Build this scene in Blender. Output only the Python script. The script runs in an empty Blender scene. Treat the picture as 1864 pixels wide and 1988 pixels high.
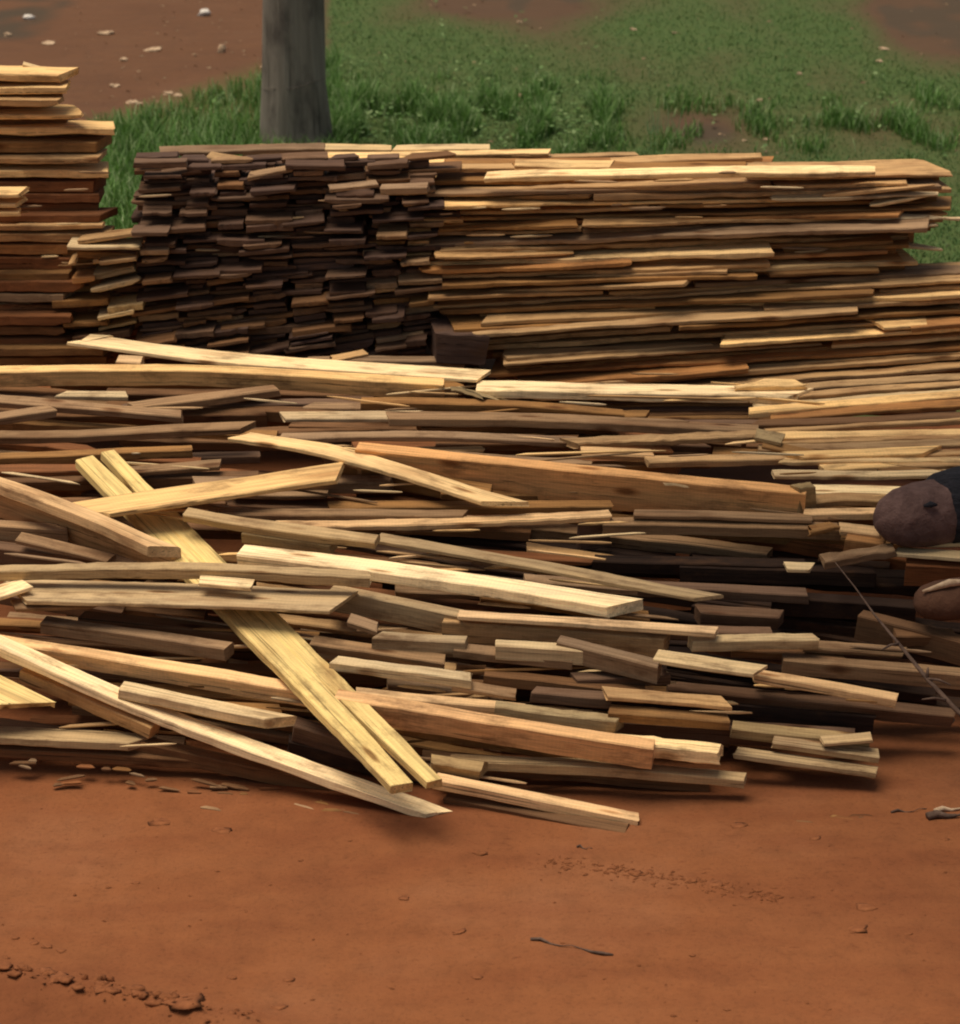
import bpy, math, random
import numpy as np
from mathutils import Vector, Matrix, noise
R = math.radians
random.seed(7)
sc = bpy.context.scene
col = sc.collection

# ------------------------------------------------------------------ camera
CAM_H, PITCH, FOC = 3.5, 22.0, 2700.0          # metres, degrees, focal length in 960-wide pixels
cd = bpy.data.cameras.new('camera')
cam = bpy.data.objects.new('camera', cd); col.objects.link(cam)
cam.location = (0, 0, CAM_H); cam.rotation_euler = (R(90 - PITCH), 0, 0)
cd.sensor_fit = 'HORIZONTAL'; cd.sensor_width = 36; cd.lens = 36 * FOC / 960
cd.clip_start = 0.1; cd.clip_end = 600
cd.dof.use_dof = True; cd.dof.focus_distance = 7.9; cd.dof.aperture_fstop = 6.0
sc.camera = cam

# ------------------------------------------------------------------ light: hazy daylight, brightest high overhead, a little from the left
SUN_EL, SUN_AZ = 76, -75                        # azimuth measured from +Y (away from the camera) towards +X
w = bpy.data.worlds.new('World'); sc.world = w; w.use_nodes = True
nt = w.node_tree; nt.nodes.clear()
bg = nt.nodes.new('ShaderNodeBackground'); sky = nt.nodes.new('ShaderNodeTexSky'); wo = nt.nodes.new('ShaderNodeOutputWorld')
sky.sky_type = 'NISHITA'; sky.sun_disc = False; sky.sun_elevation = R(SUN_EL); sky.sun_rotation = R(SUN_AZ)
sky.air_density = 1.0; sky.dust_density = 3.0; sky.ozone_density = 0.6
bg.inputs['Strength'].default_value = 0.068
hz = nt.nodes.new('ShaderNodeMix'); hz.data_type = 'RGBA'; hz.blend_type = 'MULTIPLY'; hz.inputs[0].default_value = 1; hz.inputs[7].default_value = (1.18, 1.0, .80, 1)   # warm dusty haze
nt.links.new(sky.outputs[0], hz.inputs[6]); nt.links.new(hz.outputs[2], bg.inputs[0]); nt.links.new(bg.outputs[0], wo.inputs[0])
sd = bpy.data.lights.new('sun', 'SUN'); sd.energy = 2.7; sd.angle = R(40); sd.color = (1.0, 0.90, 0.74)
sun = bpy.data.objects.new('sun', sd); col.objects.link(sun)
sdir = Vector((math.sin(R(SUN_AZ)) * math.cos(R(SUN_EL)), math.cos(R(SUN_AZ)) * math.cos(R(SUN_EL)), math.sin(R(SUN_EL))))
sun.rotation_euler = sdir.to_track_quat('Z', 'Y').to_euler()
sc.view_settings.view_transform = 'Standard'; sc.view_settings.look = 'None'
sc.view_settings.gamma = 1; sc.view_settings.use_curve_mapping = False
sc.view_settings.exposure = 0.42
sc.cycles.filter_width = 2.0

# ------------------------------------------------------------------ picture units -> points on real surfaces
S = 1864 / 960.0
FF = FOC * S; CX, CY = 932.0, 994.0
cp, sp_ = math.cos(R(PITCH)), math.sin(R(PITCH))
CAM = Vector((0, 0, CAM_H))
def ray(x, y):
    dx = (x - CX) / FF; dy = (y - CY) / FF
    return Vector((dx, cp - dy * sp_, -sp_ - dy * cp))      # along +Y mostly
def proj(p):
    v = Vector(p) - CAM
    zc = v.y * cp - v.z * sp_
    yc = -(v.y * sp_ + v.z * cp)
    return CX + FF * v.x / zc, CY + FF * yc / zc
def on_ground(x, y, z=0.0):
    r = ray(x, y); t = (z - CAM_H) / r.z
    return CAM + r * t
def on_D(x, y, D):
    r = ray(x, y); return CAM + r * (D / r.y)
PROF = [(5.5, 0.0), (6.6, 0.0), (6.9, 0.20), (7.6, 0.42), (8.4, 0.49), (9.3, 0.50), (9.31, 5.0)]
def on_heap(x, y, lift=0.0):
    r = ray(x, y)
    best = None
    for (d0, z0), (d1, z1) in zip(PROF, PROF[1:]):
        # solve CAM_H + r.z*k = z0 + (z1-z0)*((r.y*k-d0)/(d1-d0))
        m = (z1 - z0) / (d1 - d0)
        den = r.z - m * r.y
        if abs(den) < 1e-9: continue
        k = (z0 - m * d0 - CAM_H) / den
        if d0 - 1e-6 <= r.y * k <= d1 + 1e-6 and (best is None or k < best): best = k
    if best is None: best = (0 - CAM_H) / r.z
    return CAM + r * best - r.normalized() * lift

# ------------------------------------------------------------------ materials
def new_mat(name):
    m = bpy.data.materials.new(name); m.use_nodes = True
    n = m.node_tree.nodes; b = n['Principled BSDF']
    b.inputs['Roughness'].default_value = 0.85
    b.inputs['Specular IOR Level'].default_value = 0.2
    return m, m.node_tree, b
def N(t, kind, **kw):
    n = t.nodes.new(kind)
    for k, v in kw.items(): setattr(n, k, v)
    return n
def ramp(t, src, stops):
    r = N(t, 'ShaderNodeValToRGB'); e = r.color_ramp.elements
    e[0].position, e[0].color = stops[0][0], (*stops[0][1], 1)
    e[1].position, e[1].color = stops[-1][0], (*stops[-1][1], 1)
    for p, c in stops[1:-1]:
        q = e.new(p); q.color = (*c, 1)
    t.links.new(src, r.inputs[0]); return r.outputs[0]
def g(v): return (v, v, v)
def mix(t, a, b, f, mode='MIX'):
    m = N(t, 'ShaderNodeMix', data_type='RGBA', blend_type=mode)
    for i, s in ((0, f), (6, a), (7, b)):
        if hasattr(s, 'is_linked') or hasattr(s, 'links'): t.links.new(s, m.inputs[i])
        else: m.inputs[i].default_value = s if i == 0 else (*s, 1)
    return m.outputs[2]
def noise_n(t, vec, scale, detail=3, rough=.55, stretch=None):
    if stretch:
        mp = N(t, 'ShaderNodeMapping'); mp.inputs['Scale'].default_value = stretch
        t.links.new(vec, mp.inputs[0]); vec = mp.outputs[0]
    n = N(t, 'ShaderNodeTexNoise'); n.inputs['Scale'].default_value = scale
    n.inputs['Detail'].default_value = detail; n.inputs['Roughness'].default_value = rough
    t.links.new(vec, n.inputs['Vector']); return n.outputs[0]
def wood_material():
    m, t, b = new_mat('sawn_wood')
    v = N(t, 'ShaderNodeAttribute', attribute_name='bco').outputs['Vector']
    c = N(t, 'ShaderNodeAttribute', attribute_name='tint').outputs['Color']
    grain = noise_n(t, v, 1.0, 5, .65, (2.2, 75, 75))
    fine = noise_n(t, v, 1.0, 4, .7, (9, 260, 260))
    stain = noise_n(t, v, 1.0, 4, .6, (3.0, 9, 9))
    dirt = noise_n(t, v, 1.0, 5, .7, (6, 14, 14))
    o = mix(t, c, ramp(t, grain, [(.25, g(.50)), (.42, g(.92)), (.60, g(1.1)), (.8, g(1.28))]), 1.0, 'MULTIPLY')
    o = mix(t, o, ramp(t, fine, [(.3, g(.70)), (.55, g(1.0)), (.75, g(1.2))]), .9, 'MULTIPLY')
    o = mix(t, o, ramp(t, stain, [(.28, (.62, .54, .50)), (.48, g(.97)), (.7, (1.1, 1.07, 1.0))]), 1.0, 'MULTIPLY')
    spl = noise_n(t, v, 1.0, 2, .5, (1.3, 150, 150))
    o = mix(t, o, ramp(t, spl, [(.30, g(.22)), (.36, g(1.0)), (1.0, g(1.0))]), .85, 'MULTIPLY')
    mp = N(t, 'ShaderNodeMapping'); mp.inputs['Scale'].default_value = (3.2, 13, 9); t.links.new(v, mp.inputs[0])
    vo = N(t, 'ShaderNodeTexVoronoi'); vo.inputs['Scale'].default_value = 1.0; t.links.new(mp.outputs[0], vo.inputs['Vector'])
    o = mix(t, o, ramp(t, vo.outputs['Distance'], [(.07, (.30, .20, .14)), (.11, (.62, .50, .42)), (.17, g(1.0))]), .9, 'MULTIPLY')
    saw = N(t, 'ShaderNodeTexWave'); saw.inputs['Scale'].default_value = 28; saw.inputs['Distortion'].default_value = 3; saw.inputs['Detail'].default_value = 2
    t.links.new(v, saw.inputs['Vector'])
    o = mix(t, o, ramp(t, saw.outputs['Fac'], [(.2, g(.97)), (.8, g(1.02))]), .8, 'MULTIPLY')
    o = mix(t, o, (1.24, 1.22, 1.18), 1.0, 'MULTIPLY')
    f = ramp(t, dirt, [(.52, g(0)), (.72, g(.7))])
    o = mix(t, o, (.09, .042, .018), f)
    t.links.new(o, b.inputs['Base Color'])
    bp = N(t, 'ShaderNodeBump'); bp.inputs['Strength'].default_value = .5; bp.inputs['Distance'].default_value = .004
    t.links.new(grain, bp.inputs['Height'])
    bp2 = N(t, 'ShaderNodeBump'); bp2.inputs['Strength'].default_value = .4; bp2.inputs['Distance'].default_value = .004
    t.links.new(dirt, bp2.inputs['Height']); t.links.new(bp.outputs[0], bp2.inputs['Normal'])
    t.links.new(bp2.outputs[0], b.inputs['Normal'])
    return m
WOOD = wood_material()

def simple_material(name, c1, c2, scale, stretch=None, bump=.3, dist=.01, rough=.9, obj=True):
    m, t, b = new_mat(name)
    tc = N(t, 'ShaderNodeTexCoord').outputs['Object']
    n1 = noise_n(t, tc, scale, 6, .65, stretch)
    o = ramp(t, n1, [(.3, c1), (.7, c2)])
    t.links.new(o, b.inputs['Base Color']); b.inputs['Roughness'].default_value = rough
    bp = N(t, 'ShaderNodeBump'); bp.inputs['Strength'].default_value = bump; bp.inputs['Distance'].default_value = dist
    t.links.new(n1, bp.inputs['Height']); t.links.new(bp.outputs[0], b.inputs['Normal'])
    return m
CLOD = simple_material('red_clod', (.15, .050, .019), (.26, .094, .035), 30)
CHIP = simple_material('pale_chip', (.30, .20, .12), (.62, .46, .31), 40)
STONE = simple_material('pale_stone', (.55, .50, .44), (.80, .76, .70), 30)
TWIG = simple_material('dry_twig', (.05, .03, .022), (.14, .09, .065), 40)
LOGM = simple_material('weathered_log', (.070, .038, .032), (.175, .105, .090), 16, None, .9, .02)
BARK = simple_material('dark_bark', (.010, .011, .014), (.035, .034, .042), 22, (1, 3, 3), .8, .02)

def pole_material():
    m, t, b = new_mat('grey_pole_wood')
    tc = N(t, 'ShaderNodeTexCoord').outputs['Object']
    n1 = noise_n(t, tc, 1.0, 6, .65, (26, 26, 1.6)); n2 = noise_n(t, tc, 1.0, 4, .6, (7, 7, 3.0))
    o = ramp(t, n1, [(.25, (.14, .122, .098)), (.5, (.22, .195, .160)), (.75, (.30, .27, .225))])
    o = mix(t, o, (.085, .073, .062), ramp(t, n2, [(.50, g(0)), (.66, g(.8))]))
    t.links.new(o, b.inputs['Base Color'])
    n3 = noise_n(t, tc, 1.0, 3, .5, (34, 34, 1.1))
    o = mix(t, o, (.030, .026, .022), ramp(t, n3, [(.30, g(.85)), (.37, g(0))]))
    t.links.new(o, b.inputs['Base Color'])
    bp = N(t, 'ShaderNodeBump'); bp.inputs['Strength'].default_value = .8; bp.inputs['Distance'].default_value = .015
    t.links.new(n1, bp.inputs['Height']); t.links.new(bp.outputs[0], b.inputs['Normal'])
    return m
POLE = pole_material()

def leaf_material(name):
    m, t, b = new_mat(name)
    c = N(t, 'ShaderNodeAttribute', attribute_name='tint').outputs['Color']
    t.links.new(c, b.inputs['Base Color']); b.inputs['Roughness'].default_value = .6
    b.inputs['Specular IOR Level'].default_value = .3
    tr = N(t, 'ShaderNodeBsdfTranslucent'); t.links.new(c, tr.inputs[0])
    ms = N(t, 'ShaderNodeMixShader'); ms.inputs[0].default_value = .3
    t.links.new(b.outputs[0], ms.inputs[1]); t.links.new(tr.outputs[0], ms.inputs[2])
    t.links.new(ms.outputs[0], t.nodes['Material Output'].inputs[0])
    return m
LEAF = leaf_material('grass_blade')

# ------------------------------------------------------------------ ground
def green_amount(x, y):
    """how grassy the ground is, by place (x right, y away)"""
    u, v = proj((x, y, 0))
    n = noise.noise(Vector((x * 1.1, y * .55, 3.1))) * .6 + noise.noise(Vector((x * 2.7, y * 1.3, 9.1))) * .4
    def box(u0, u1, v0, v1, s):
        a = min((u - u0) / s, (u1 - u) / s, (v - v0) / s * 1.4, (v1 - v) / s * 1.4)
        return max(0., min(1., a + .5))
    right = box(650, 6000, -3000, 900, 70)
    # edge of the grass running from the pole base down to the gap between the stacks
    edge = 238 - (u - 200) * .33 if u < 640 else -1e4
    left = max(0., min(1., (v - edge) / 50 + .5)) if 170 < u < 700 else 0
    if u <= 170: left = 0
    left *= (1 if v < 1000 else 0)
    bare1 = max(0, 1 - math.hypot((u - 1010) / 300, (v + 5) / 75))          # bare patches on the slope
    bare2 = max(0, 1 - math.hypot((u - 1860) / 230, (v - 30) / 140))
    bare3 = max(0, 1 - math.hypot((u - 1400) / 330, (v - 250) / 80))
    bare4 = max(0, 1 - math.hypot((u - 790) / 120, (v - 190) / 40))
    a = max(right, left) * (.92 + n * 1.1) - 1.6 * bare1 - 2.3 * bare2 - .9 * bare3 - .5 * bare4
    if y < 9.6: a = 0
    return max(0., min(1., a))
def ground_z(x, y):
    z = noise.noise(Vector((x * .9, y * .9, 0))) * .018 + noise.noise(Vector((x * 3.3, y * 3.3, 5))) * .006
    z += noise.noise(Vector((x * 14, y * 11, 2))) * .0025
    if y < 6.6:
        u, v = proj((x, y, 0))
        # shallow wheel rut at the lower left with a crumbled rim
        c = 1905 + u * .19
        d = (v - c) / 28
        z += .030 * math.exp(-d * d) * (1 if u < 1000 else max(0, 1 - (u - 1000) / 300)) * (1 + .8 * noise.noise(Vector((x * 25, y * 25, 0))))
        z -= .03 * math.exp(-((v - c - 55) / 38) ** 2) * (1 if u < 900 else 0)
    return z
def axis(lo, hi, f0, f1, fine, coarse):
    a = [lo]
    while a[-1] < hi:
        p = a[-1]; d = 0 if f0 <= p <= f1 else min(abs(p - f0), abs(p - f1))
        a.append(p + fine + d * coarse)
    return a
xs = axis(-250, 250, -2.6, 2.6, .035, .25); ys = axis(-60, 400, 5.2, 18, .045, .25)
gv = [(x, y, ground_z(x, y) if abs(x) < 4 and 4 < y < 19 else 0.0) for y in ys for x in xs]
nx = len(xs)
gf = [(j * nx + i, j * nx + i + 1, (j + 1) * nx + i + 1, (j + 1) * nx + i) for j in range(len(ys) - 1) for i in range(nx - 1)]
gm = bpy.data.meshes.new('ground'); gm.from_pydata(gv, [], gf); gm.update()
gm.polygons.foreach_set('use_smooth', [True] * len(gf))
ga = gm.attributes.new('grassy', 'FLOAT', 'POINT')
ga.data.foreach_set('value', [green_amount(x, y) if abs(x) < 30 and 9 < y < 60 else 0.0 for (x, y, z) in gv])
def soil_dark(x, y):
    u, v = proj((x, y, 0)) if y > 4 else (0, 0)
    a = max(0, 1 - math.hypot((u - 10) / 170, (v - 10) / 120)) * 1.6 if y > 9 else 0
    b = max(0, 1 - math.hypot((u - 1880) / 330, (v - 30) / 170)) * 1.3 if y > 9 else 0
    c = max(0, 1 - math.hypot((u - 1000) / 400, (v + 10) / 110)) * 1.1 if y > 9 else 0
    base = (.62 if u < 600 else .85) if y > 10.5 else 0
    nn = 1 + 1.3 * noise.noise(Vector((x * 2.1, y * 1.2, 1))) + .7 * noise.noise(Vector((x * 6, y * 3, 2)))
    a, b, c = a * nn, b * nn, c * nn
    e_ = max(0, 1 - math.hypot((u - 1370) / 240, (v - 260) / 90)) * 1.2 if y > 9 else 0
    return min(1, max(a, b, c, base, e_))
gd = gm.attributes.new('humus', 'FLOAT', 'POINT')
gd.data.foreach_set('value', [soil_dark(x, y) if abs(x) < 6 and 4 < y < 30 else 0.0 for (x, y, z) in gv])
def ground_material():
    m, t, b = new_mat('red_earth')
    tc = N(t, 'ShaderNodeTexCoord').outputs['Object']
    n1 = noise_n(t, tc, 1.3, 6, .6); n2 = noise_n(t, tc, 11, 6, .7); n3 = noise_n(t, tc, 90, 4, .7)
    n4 = noise_n(t, tc, 1.0, 5, .6, (1.6, 7, 1))
    o = ramp(t, n1, [(.3, (.172, .059, .022)), (.5, (.204, .072, .026)), (.7, (.222, .086, .036))])
    o = mix(t, o, ramp(t, n2, [(.3, g(.80)), (.5, g(1.0)), (.75, g(1.12))]), .8, 'MULTIPLY')
    o = mix(t, o, ramp(t, n4, [(.35, (.86, .80, .80)), (.55, g(1.0)), (.75, (1.03, 1.06, 1.1))]), .8, 'MULTIPLY')
    o = mix(t, o, ramp(t, n3, [(.28, g(.62)), (.45, g(1.0)), (.8, g(1.12))]), .7, 'MULTIPLY')
    n5 = noise_n(t, tc, 1.0, 6, .75, (22, 60, 22))
    o = mix(t, o, ramp(t, n5, [(.30, (.62, .52, .50)), (.40, g(1.0)), (.70, g(1.0)), (.80, (1.12, 1.15, 1.2))]), .8, 'MULTIPLY')
    hu = N(t, 'ShaderNodeAttribute', attribute_name='humus').outputs['Fac']
    o = mix(t, o, (.060, .042, .026), hu)
    gr = N(t, 'ShaderNodeAttribute', attribute_name='grassy').outputs['Fac']
    moss = ramp(t, n2, [(.3, (.044, .086, .021)), (.55, (.058, .098, .026)), (.75, (.080, .080, .028))])
    mm = N(t, 'ShaderNodeMath', operation='MULTIPLY'); t.links.new(gr, mm.inputs[0]); mm.inputs[1].default_value = .92
    o = mix(t, o, moss, mm.outputs[0])
    t.links.new(o, b.inputs['Base Color']); b.inputs['Roughness'].default_value = .95
    bp = N(t, 'ShaderNodeBump'); bp.inputs['Strength'].default_value = .45; bp.inputs['Distance'].default_value = .012
    t.links.new(n2, bp.inputs['Height'])
    bp2 = N(t, 'ShaderNodeBump'); bp2.inputs['Strength'].default_value = .35; bp2.inputs['Distance'].default_value = .004
    t.links.new(n3, bp2.inputs['Height']); t.links.new(bp.outputs[0], bp2.inputs['Normal'])
    t.links.new(bp2.outputs[0], b.inputs['Normal'])
    return m
gm.materials.append(ground_material())
go = bpy.data.objects.new('ground', gm); col.objects.link(go); go['kind'] = 'structure'

# ------------------------------------------------------------------ boards
C = dict(black=(.028, .015, .010), cream=(.86, .655, .37), fresh=(.68, .455, .21), gold=(.66, .49, .20), tan=(.41, .255, .12), pink=(.60, .40, .215),  # black carries the shade of the heap's hollows in its colour
         brown=(.23, .120, .043), red=(.18, .072, .028), orange=(.34, .165, .060), mauve=(.25, .158, .088), grey=(.38, .275, .155),
         ash=(.52, .395, .23), olive=(.31, .222, .112), dark=(.078, .045, .032), dusk=(.125, .073, .045), dim=(.145, .074, .034))
boards = []      # every board: (area shown, make-dict)
def smooth(t): return t * t * (3 - 2 * t)
def board(pts, a, b, c='tan', label=None, cat='board', group=None, lift=0.0, D=None, roll=None, slant=None, split=None,
          w=None, t=None, wob=1.0, rough=0.0, name='wooden_board', keep=False, seed=None, taper=None):
    """pts: polyline of the board's upper front edge; a, b: how much of its upper and its front face shows"""
    rnd = random.Random(len(boards) * 13 + 5 if seed is None else seed)
    (x0, y0), (x1, y1) = pts[0], pts[-1]
    if D is None: E0, E1 = on_heap(x0, y0, lift if not isinstance(lift, tuple) else lift[0]), on_heap(x1, y1, lift if not isinstance(lift, tuple) else lift[1])
    else:
        d0, d1 = D if isinstance(D, tuple) else (D, D)
        E0, E1 = on_D(x0, y0, d0), on_D(x1, y1, d1)
    L = (E1 - E0).length
    d = (E1 - E0).normalized()
    side = Vector((0, 0, 1)).cross(d).normalized()
    mid = (E0 + E1) / 2
    rl = R(rnd.uniform(-15, -1)) if roll is None else R(roll)
    nrm = d.cross(side).normalized()
    if nrm.z < 0: nrm = -nrm
    p0 = Vector(proj(E0)); p1 = Vector(proj(E1)); e = (p1 - p0).normalized(); up = Vector((e.y, -e.x))
    if up.y > 0: up = -up
    if (Vector(proj(mid + side * .05)) - Vector(proj(mid))).dot(up) < 0: side = -side
    rm = Matrix.Rotation(rl if side.cross(nrm).dot(d) > 0 else -rl, 3, d)   # + : the top tips towards the camera
    rm = Matrix.Rotation(-rl if d.cross(side).dot(nrm) > 0 else rl, 3, d)
    side = rm @ side; nrm = rm @ nrm
    ks = abs((Vector(proj(mid + side * .05)) - Vector(proj(mid))).dot(up)) / .05
    kt = abs((Vector(proj(mid - nrm * .05)) - Vector(proj(mid))).dot(up)) / .05
    W = w or max(.045, min(.45, a / max(ks, 30))); T = t or max(.013, min(.2, b / max(kt, 60)))
    # centre line through the inner points, in the upright plane of the board
    pn = d.cross(Vector((0, 0, 1))).normalized()
    P = [E0]
    for (x, y) in pts[1:-1]:
        r = ray(x, y); k = (E0 - CAM).dot(pn) / r.dot(pn); P.append(CAM + r * k)
    P.append(E1)
    n = max(6, min(90, int(L / .03)))
    loc = [((q - E0).dot(d), (q - E0).dot(nrm), (q - E0).dot(side)) for q in P]
    def curve(s):
        x = s * L
        for i in range(len(loc) - 1):
            if x <= loc[i + 1][0] + 1e-6 or i == len(loc) - 2:
                u = (x - loc[i][0]) / max(1e-6, loc[i + 1][0] - loc[i][0])
                if len(loc) > 2:
                    def tan(j):
                        if j == 0 or j == len(loc) - 1:
                            k = 1 if j == 0 else len(loc) - 1
                            return (loc[k][1] - loc[k - 1][1]) / max(1e-6, loc[k][0] - loc[k - 1][0])
                        return (loc[j + 1][1] - loc[j - 1][1]) / max(1e-6, loc[j + 1][0] - loc[j - 1][0])
                    h = loc[i + 1][0] - loc[i][0]; m0, m1 = tan(i) * h, tan(i + 1) * h
                    u2, u3 = u * u, u * u * u
                    z = (2*u3-3*u2+1)*loc[i][1] + (u3-2*u2+u)*m0 + (-2*u3+3*u2)*loc[i+1][1] + (u3-u2)*m1
                else: z = loc[i][1] * (1 - u) + loc[i + 1][1] * u
                return z, loc[i][2] * (1 - u) + loc[i + 1][2] * u
        return 0, 0
    sl = slant if slant is not None else (rnd.uniform(-.35, .35), rnd.uniform(-.35, .35))
    so = rnd.uniform(0, 500)
    if taper is None and not keep and rnd.random() < .3: taper = (rnd.choice([.001, .05]), rnd.choice([.04, .09]))
    verts, faces, bco = [], [], []
    def strip(f0, f1, gap0, gap1, ssd):
        """a length of board between the fractions f0..f1 of the width"""
        base = len(verts)
        ch = min(.003, T * .18, W * .1)
        for i in range(n + 1):
            s = i / n; x = s * L
            zc, yc = curve(s)
            amp = wob * min(.006, W * .07)
            q0 = noise.noise(Vector((x * 3.1, so, 0 + ssd))) * amp * 1.6 + noise.noise(Vector((x * 15, so, 7))) * amp * .5
            q1 = noise.noise(Vector((x * 2.7, so, 20 + ssd))) * amp * 1.9 + noise.noise(Vector((x * 13, so, 27))) * amp * .6
            q0 += max(0, noise.noise(Vector((x * 42, so, 11 + ssd)))) * amp * 1.0; q1 += noise.noise(Vector((x * 38, so, 13))) * amp * .5
            qt = noise.noise(Vector((x * 4, so, 40))) * min(.003, T * .12) * wob
            qb = noise.noise(Vector((x * 6, so, 60))) * min(.004, T * .18) * wob
            tp = 1.0
            if taper:
                if s < taper[0]: tp = .25 + .75 * s / taper[0]
                if 1 - s < taper[1]: tp = .25 + .75 * (1 - s) / taper[1]
            ya, yb = f0 * W * tp + q0 - 0, f1 * W * tp + q1
            if f1 < 1: yb = f1 * W - (gap0 * max(0, 1 - s / .28) ** 1.5 + gap1 * max(0, 1 - (1 - s) / .28) ** 1.5) * W + noise.noise(Vector((x * 9, so, 3))) * .0008
            if f0 > 0: ya = f0 * W + (gap0 * max(0, 1 - s / .28) ** 1.5 + gap1 * max(0, 1 - (1 - s) / .28) ** 1.5) * W + noise.noise(Vector((x * 9, so, 3))) * .0008
            zt, zb = qt, -T * (1 if tp == 1 else (.5 + .5 * tp)) + qb
            ring = [(ya, zb + ch), (ya, zt - ch), (ya + ch, zt), (yb - ch, zt), (yb, zt - ch), (yb, zb + ch), (yb - ch, zb), (ya + ch, zb)]
            for (yy, zz) in ring:
                xx = x
                if i == 0: xx += sl[0] * yy + rnd.uniform(-.003, .003) * (1 + rough)
                if i == n: xx += sl[1] * yy + rnd.uniform(-.004, .004) * (1 + rough)
                hh = rough * .004 * noise.noise(Vector((xx * 70, yy * 90, so))) if rough else 0
                verts.append((xx, yy + yc, zz + zc + hh)); bco.append((x + so, yy + so * 1.7, zz + so * .3))
        for i in range(n):
            for k in range(8):
                k2 = (k + 1) % 8; o = base + i * 8
                faces.append((o + k, o + k2, o + 8 + k2, o + 8 + k))
        faces.append(tuple(base + k for k in range(8))[::-1]); faces.append(tuple(base + n * 8 + k for k in range(8)))
    if split:
        strip(0, split[0], split[1], split[2], 0); strip(split[0], 1, split[1], split[2], 3)
    else: strip(0, 1, 0, 0, 0)
    M = Matrix((( d.x, side.x, nrm.x, E0.x), (d.y, side.y, nrm.y, E0.y), (d.z, side.z, nrm.z, E0.z), (0, 0, 0, 1)))
    flip = M.to_3x3().determinant() < 0
    if flip:     # keep a right-handed frame: mirror the local width
        verts[:] = [(x, -y, z) for x, y, z in verts]
        M = Matrix((( d.x, -side.x, nrm.x, E0.x), (d.y, -side.y, nrm.y, E0.y), (d.z, -side.z, nrm.z, E0.z), (0, 0, 0, 1)))
    # colour and a little per-board variety
    cc = C[c] if isinstance(c, str) else c
    k = rnd.uniform(.86, 1.12); h = rnd.uniform(-.04, .04)
    cc = (min(.9, cc[0] * k * (1 + h)), min(.85, cc[1] * k), min(.8, cc[2] * k * (1 - h * 2)))
    vis = max(0, min(x1, 1864) - max(x0, 0)) if x1 > x0 else abs(x1 - x0)
    vis = math.hypot(vis, y1 - y0 if x0 >= 0 else (y1 - y0) * vis / max(1, x1 - x0))
    boards.append(dict(area=(1e9 if keep else 0) + vis * (a + b), verts=verts, faces=faces, bco=bco, tint=cc, M=M, label=label, cat=cat, group=group, name=name))
def board_mesh(name, verts, faces, bco, tints):
    me = bpy.data.meshes.new(name); me.from_pydata(verts, [], faces); me.update()
    a = me.attributes.new('bco', 'FLOAT_VECTOR', 'POINT'); a.data.foreach_set('vector', np.array(bco, dtype=np.float32).ravel())
    c = me.color_attributes.new('tint', 'FLOAT_COLOR', 'POINT'); c.data.foreach_set('color', np.array([(*q, 1) for q in tints], dtype=np.float32).ravel())
    me.materials.append(WOOD); return me

exec_rows = True
rr = random.Random(3)
ORD = ['topmost', '2nd', '3rd'] + [f'{i}th' for i in range(4, 60)]
# ---- stack on the right: long boards seen from the side
def slope(y): return -(8 + max(0, y - 310) * .115) / 900
row = 0; y = 296.0
while y < 792:
    top = y < 350
    Dd = 9.34 + (350 - y) * .0075 if top else 9.30 - (y - 350) * .0007
    lx = (470 if y < 310 else 600 if y < 335 else 790) if top else (835 + rr.uniform(-25, 30) + (70 if y > 610 else 0) + (50 if y > 680 else 0) + (60 if y > 740 else 0))
    if top: rx = 1080 + (y - 296) * 13 + rr.uniform(-30, 30)
    elif y < 480: rx = 1800 + rr.uniform(-60, 50)
    elif y < 560: rx = 1760 + rr.uniform(-60, 30)
    else: rx = 1900 + (y - 560) * 3
    cut = rr.choice([.3, .45, .6, .72, 1, 1]) if not top else 1
    xm = lx + (rx - lx) * cut
    palette = ['tan', 'tan', 'tan', 'orange', 'brown', 'fresh', 'mauve', 'brown'] if y < 620 else ['tan', 'fresh', 'tan', 'tan', 'brown', 'orange']
    b_ = rr.uniform(10, 16)
    segs = [(lx, xm)] + ([(xm + rr.uniform(2, 30), rx)] if cut < 1 else [])
    for i, (xa, xb) in enumerate(segs):
        cn = rr.choice(palette); off = rr.uniform(-3, 3)
        sl_ = slope(y) + rr.uniform(-.006, .006)
        where = '' if len(segs) == 1 else (', left piece' if i == 0 else ', right piece')
        board([(xa, y + (xa - 900) * sl_ + off), ((xa + xb) / 2, y + ((xa + xb) / 2 - 900) * sl_ + off + rr.uniform(-2.5, 2.5)), (xb, y + (xb - 900) * sl_ + off)],
              9, b_, cn, f'long board seen edge-on in the right-hand stack, {ORD[row]} layer down{where}', group='long boards of the right-hand stack',
              D=(Dd - rr.uniform(-.03, .11), Dd - rr.uniform(-.03, .11)), w=max(.05, min(rr.uniform(.14, .22), (y - 292) / 260)), t=rr.uniform(.009, .019), roll=rr.uniform(-5, 4), wob=1.7)
    # core board behind the row
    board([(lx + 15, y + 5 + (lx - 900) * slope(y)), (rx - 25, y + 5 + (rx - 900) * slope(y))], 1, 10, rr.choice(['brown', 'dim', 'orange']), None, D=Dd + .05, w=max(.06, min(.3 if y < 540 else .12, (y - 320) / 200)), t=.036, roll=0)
    y += rr.uniform(9, 13.5) if not top else rr.uniform(9, 13); row += 1
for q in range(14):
    board([(-300 + q * 3, 690 + q * 9), (930, 688 + q * 9)], 1, 11, rr.choice(['brown', 'dim', 'dusk']), None, D=9.26, w=.3, t=.03, roll=0)
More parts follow.
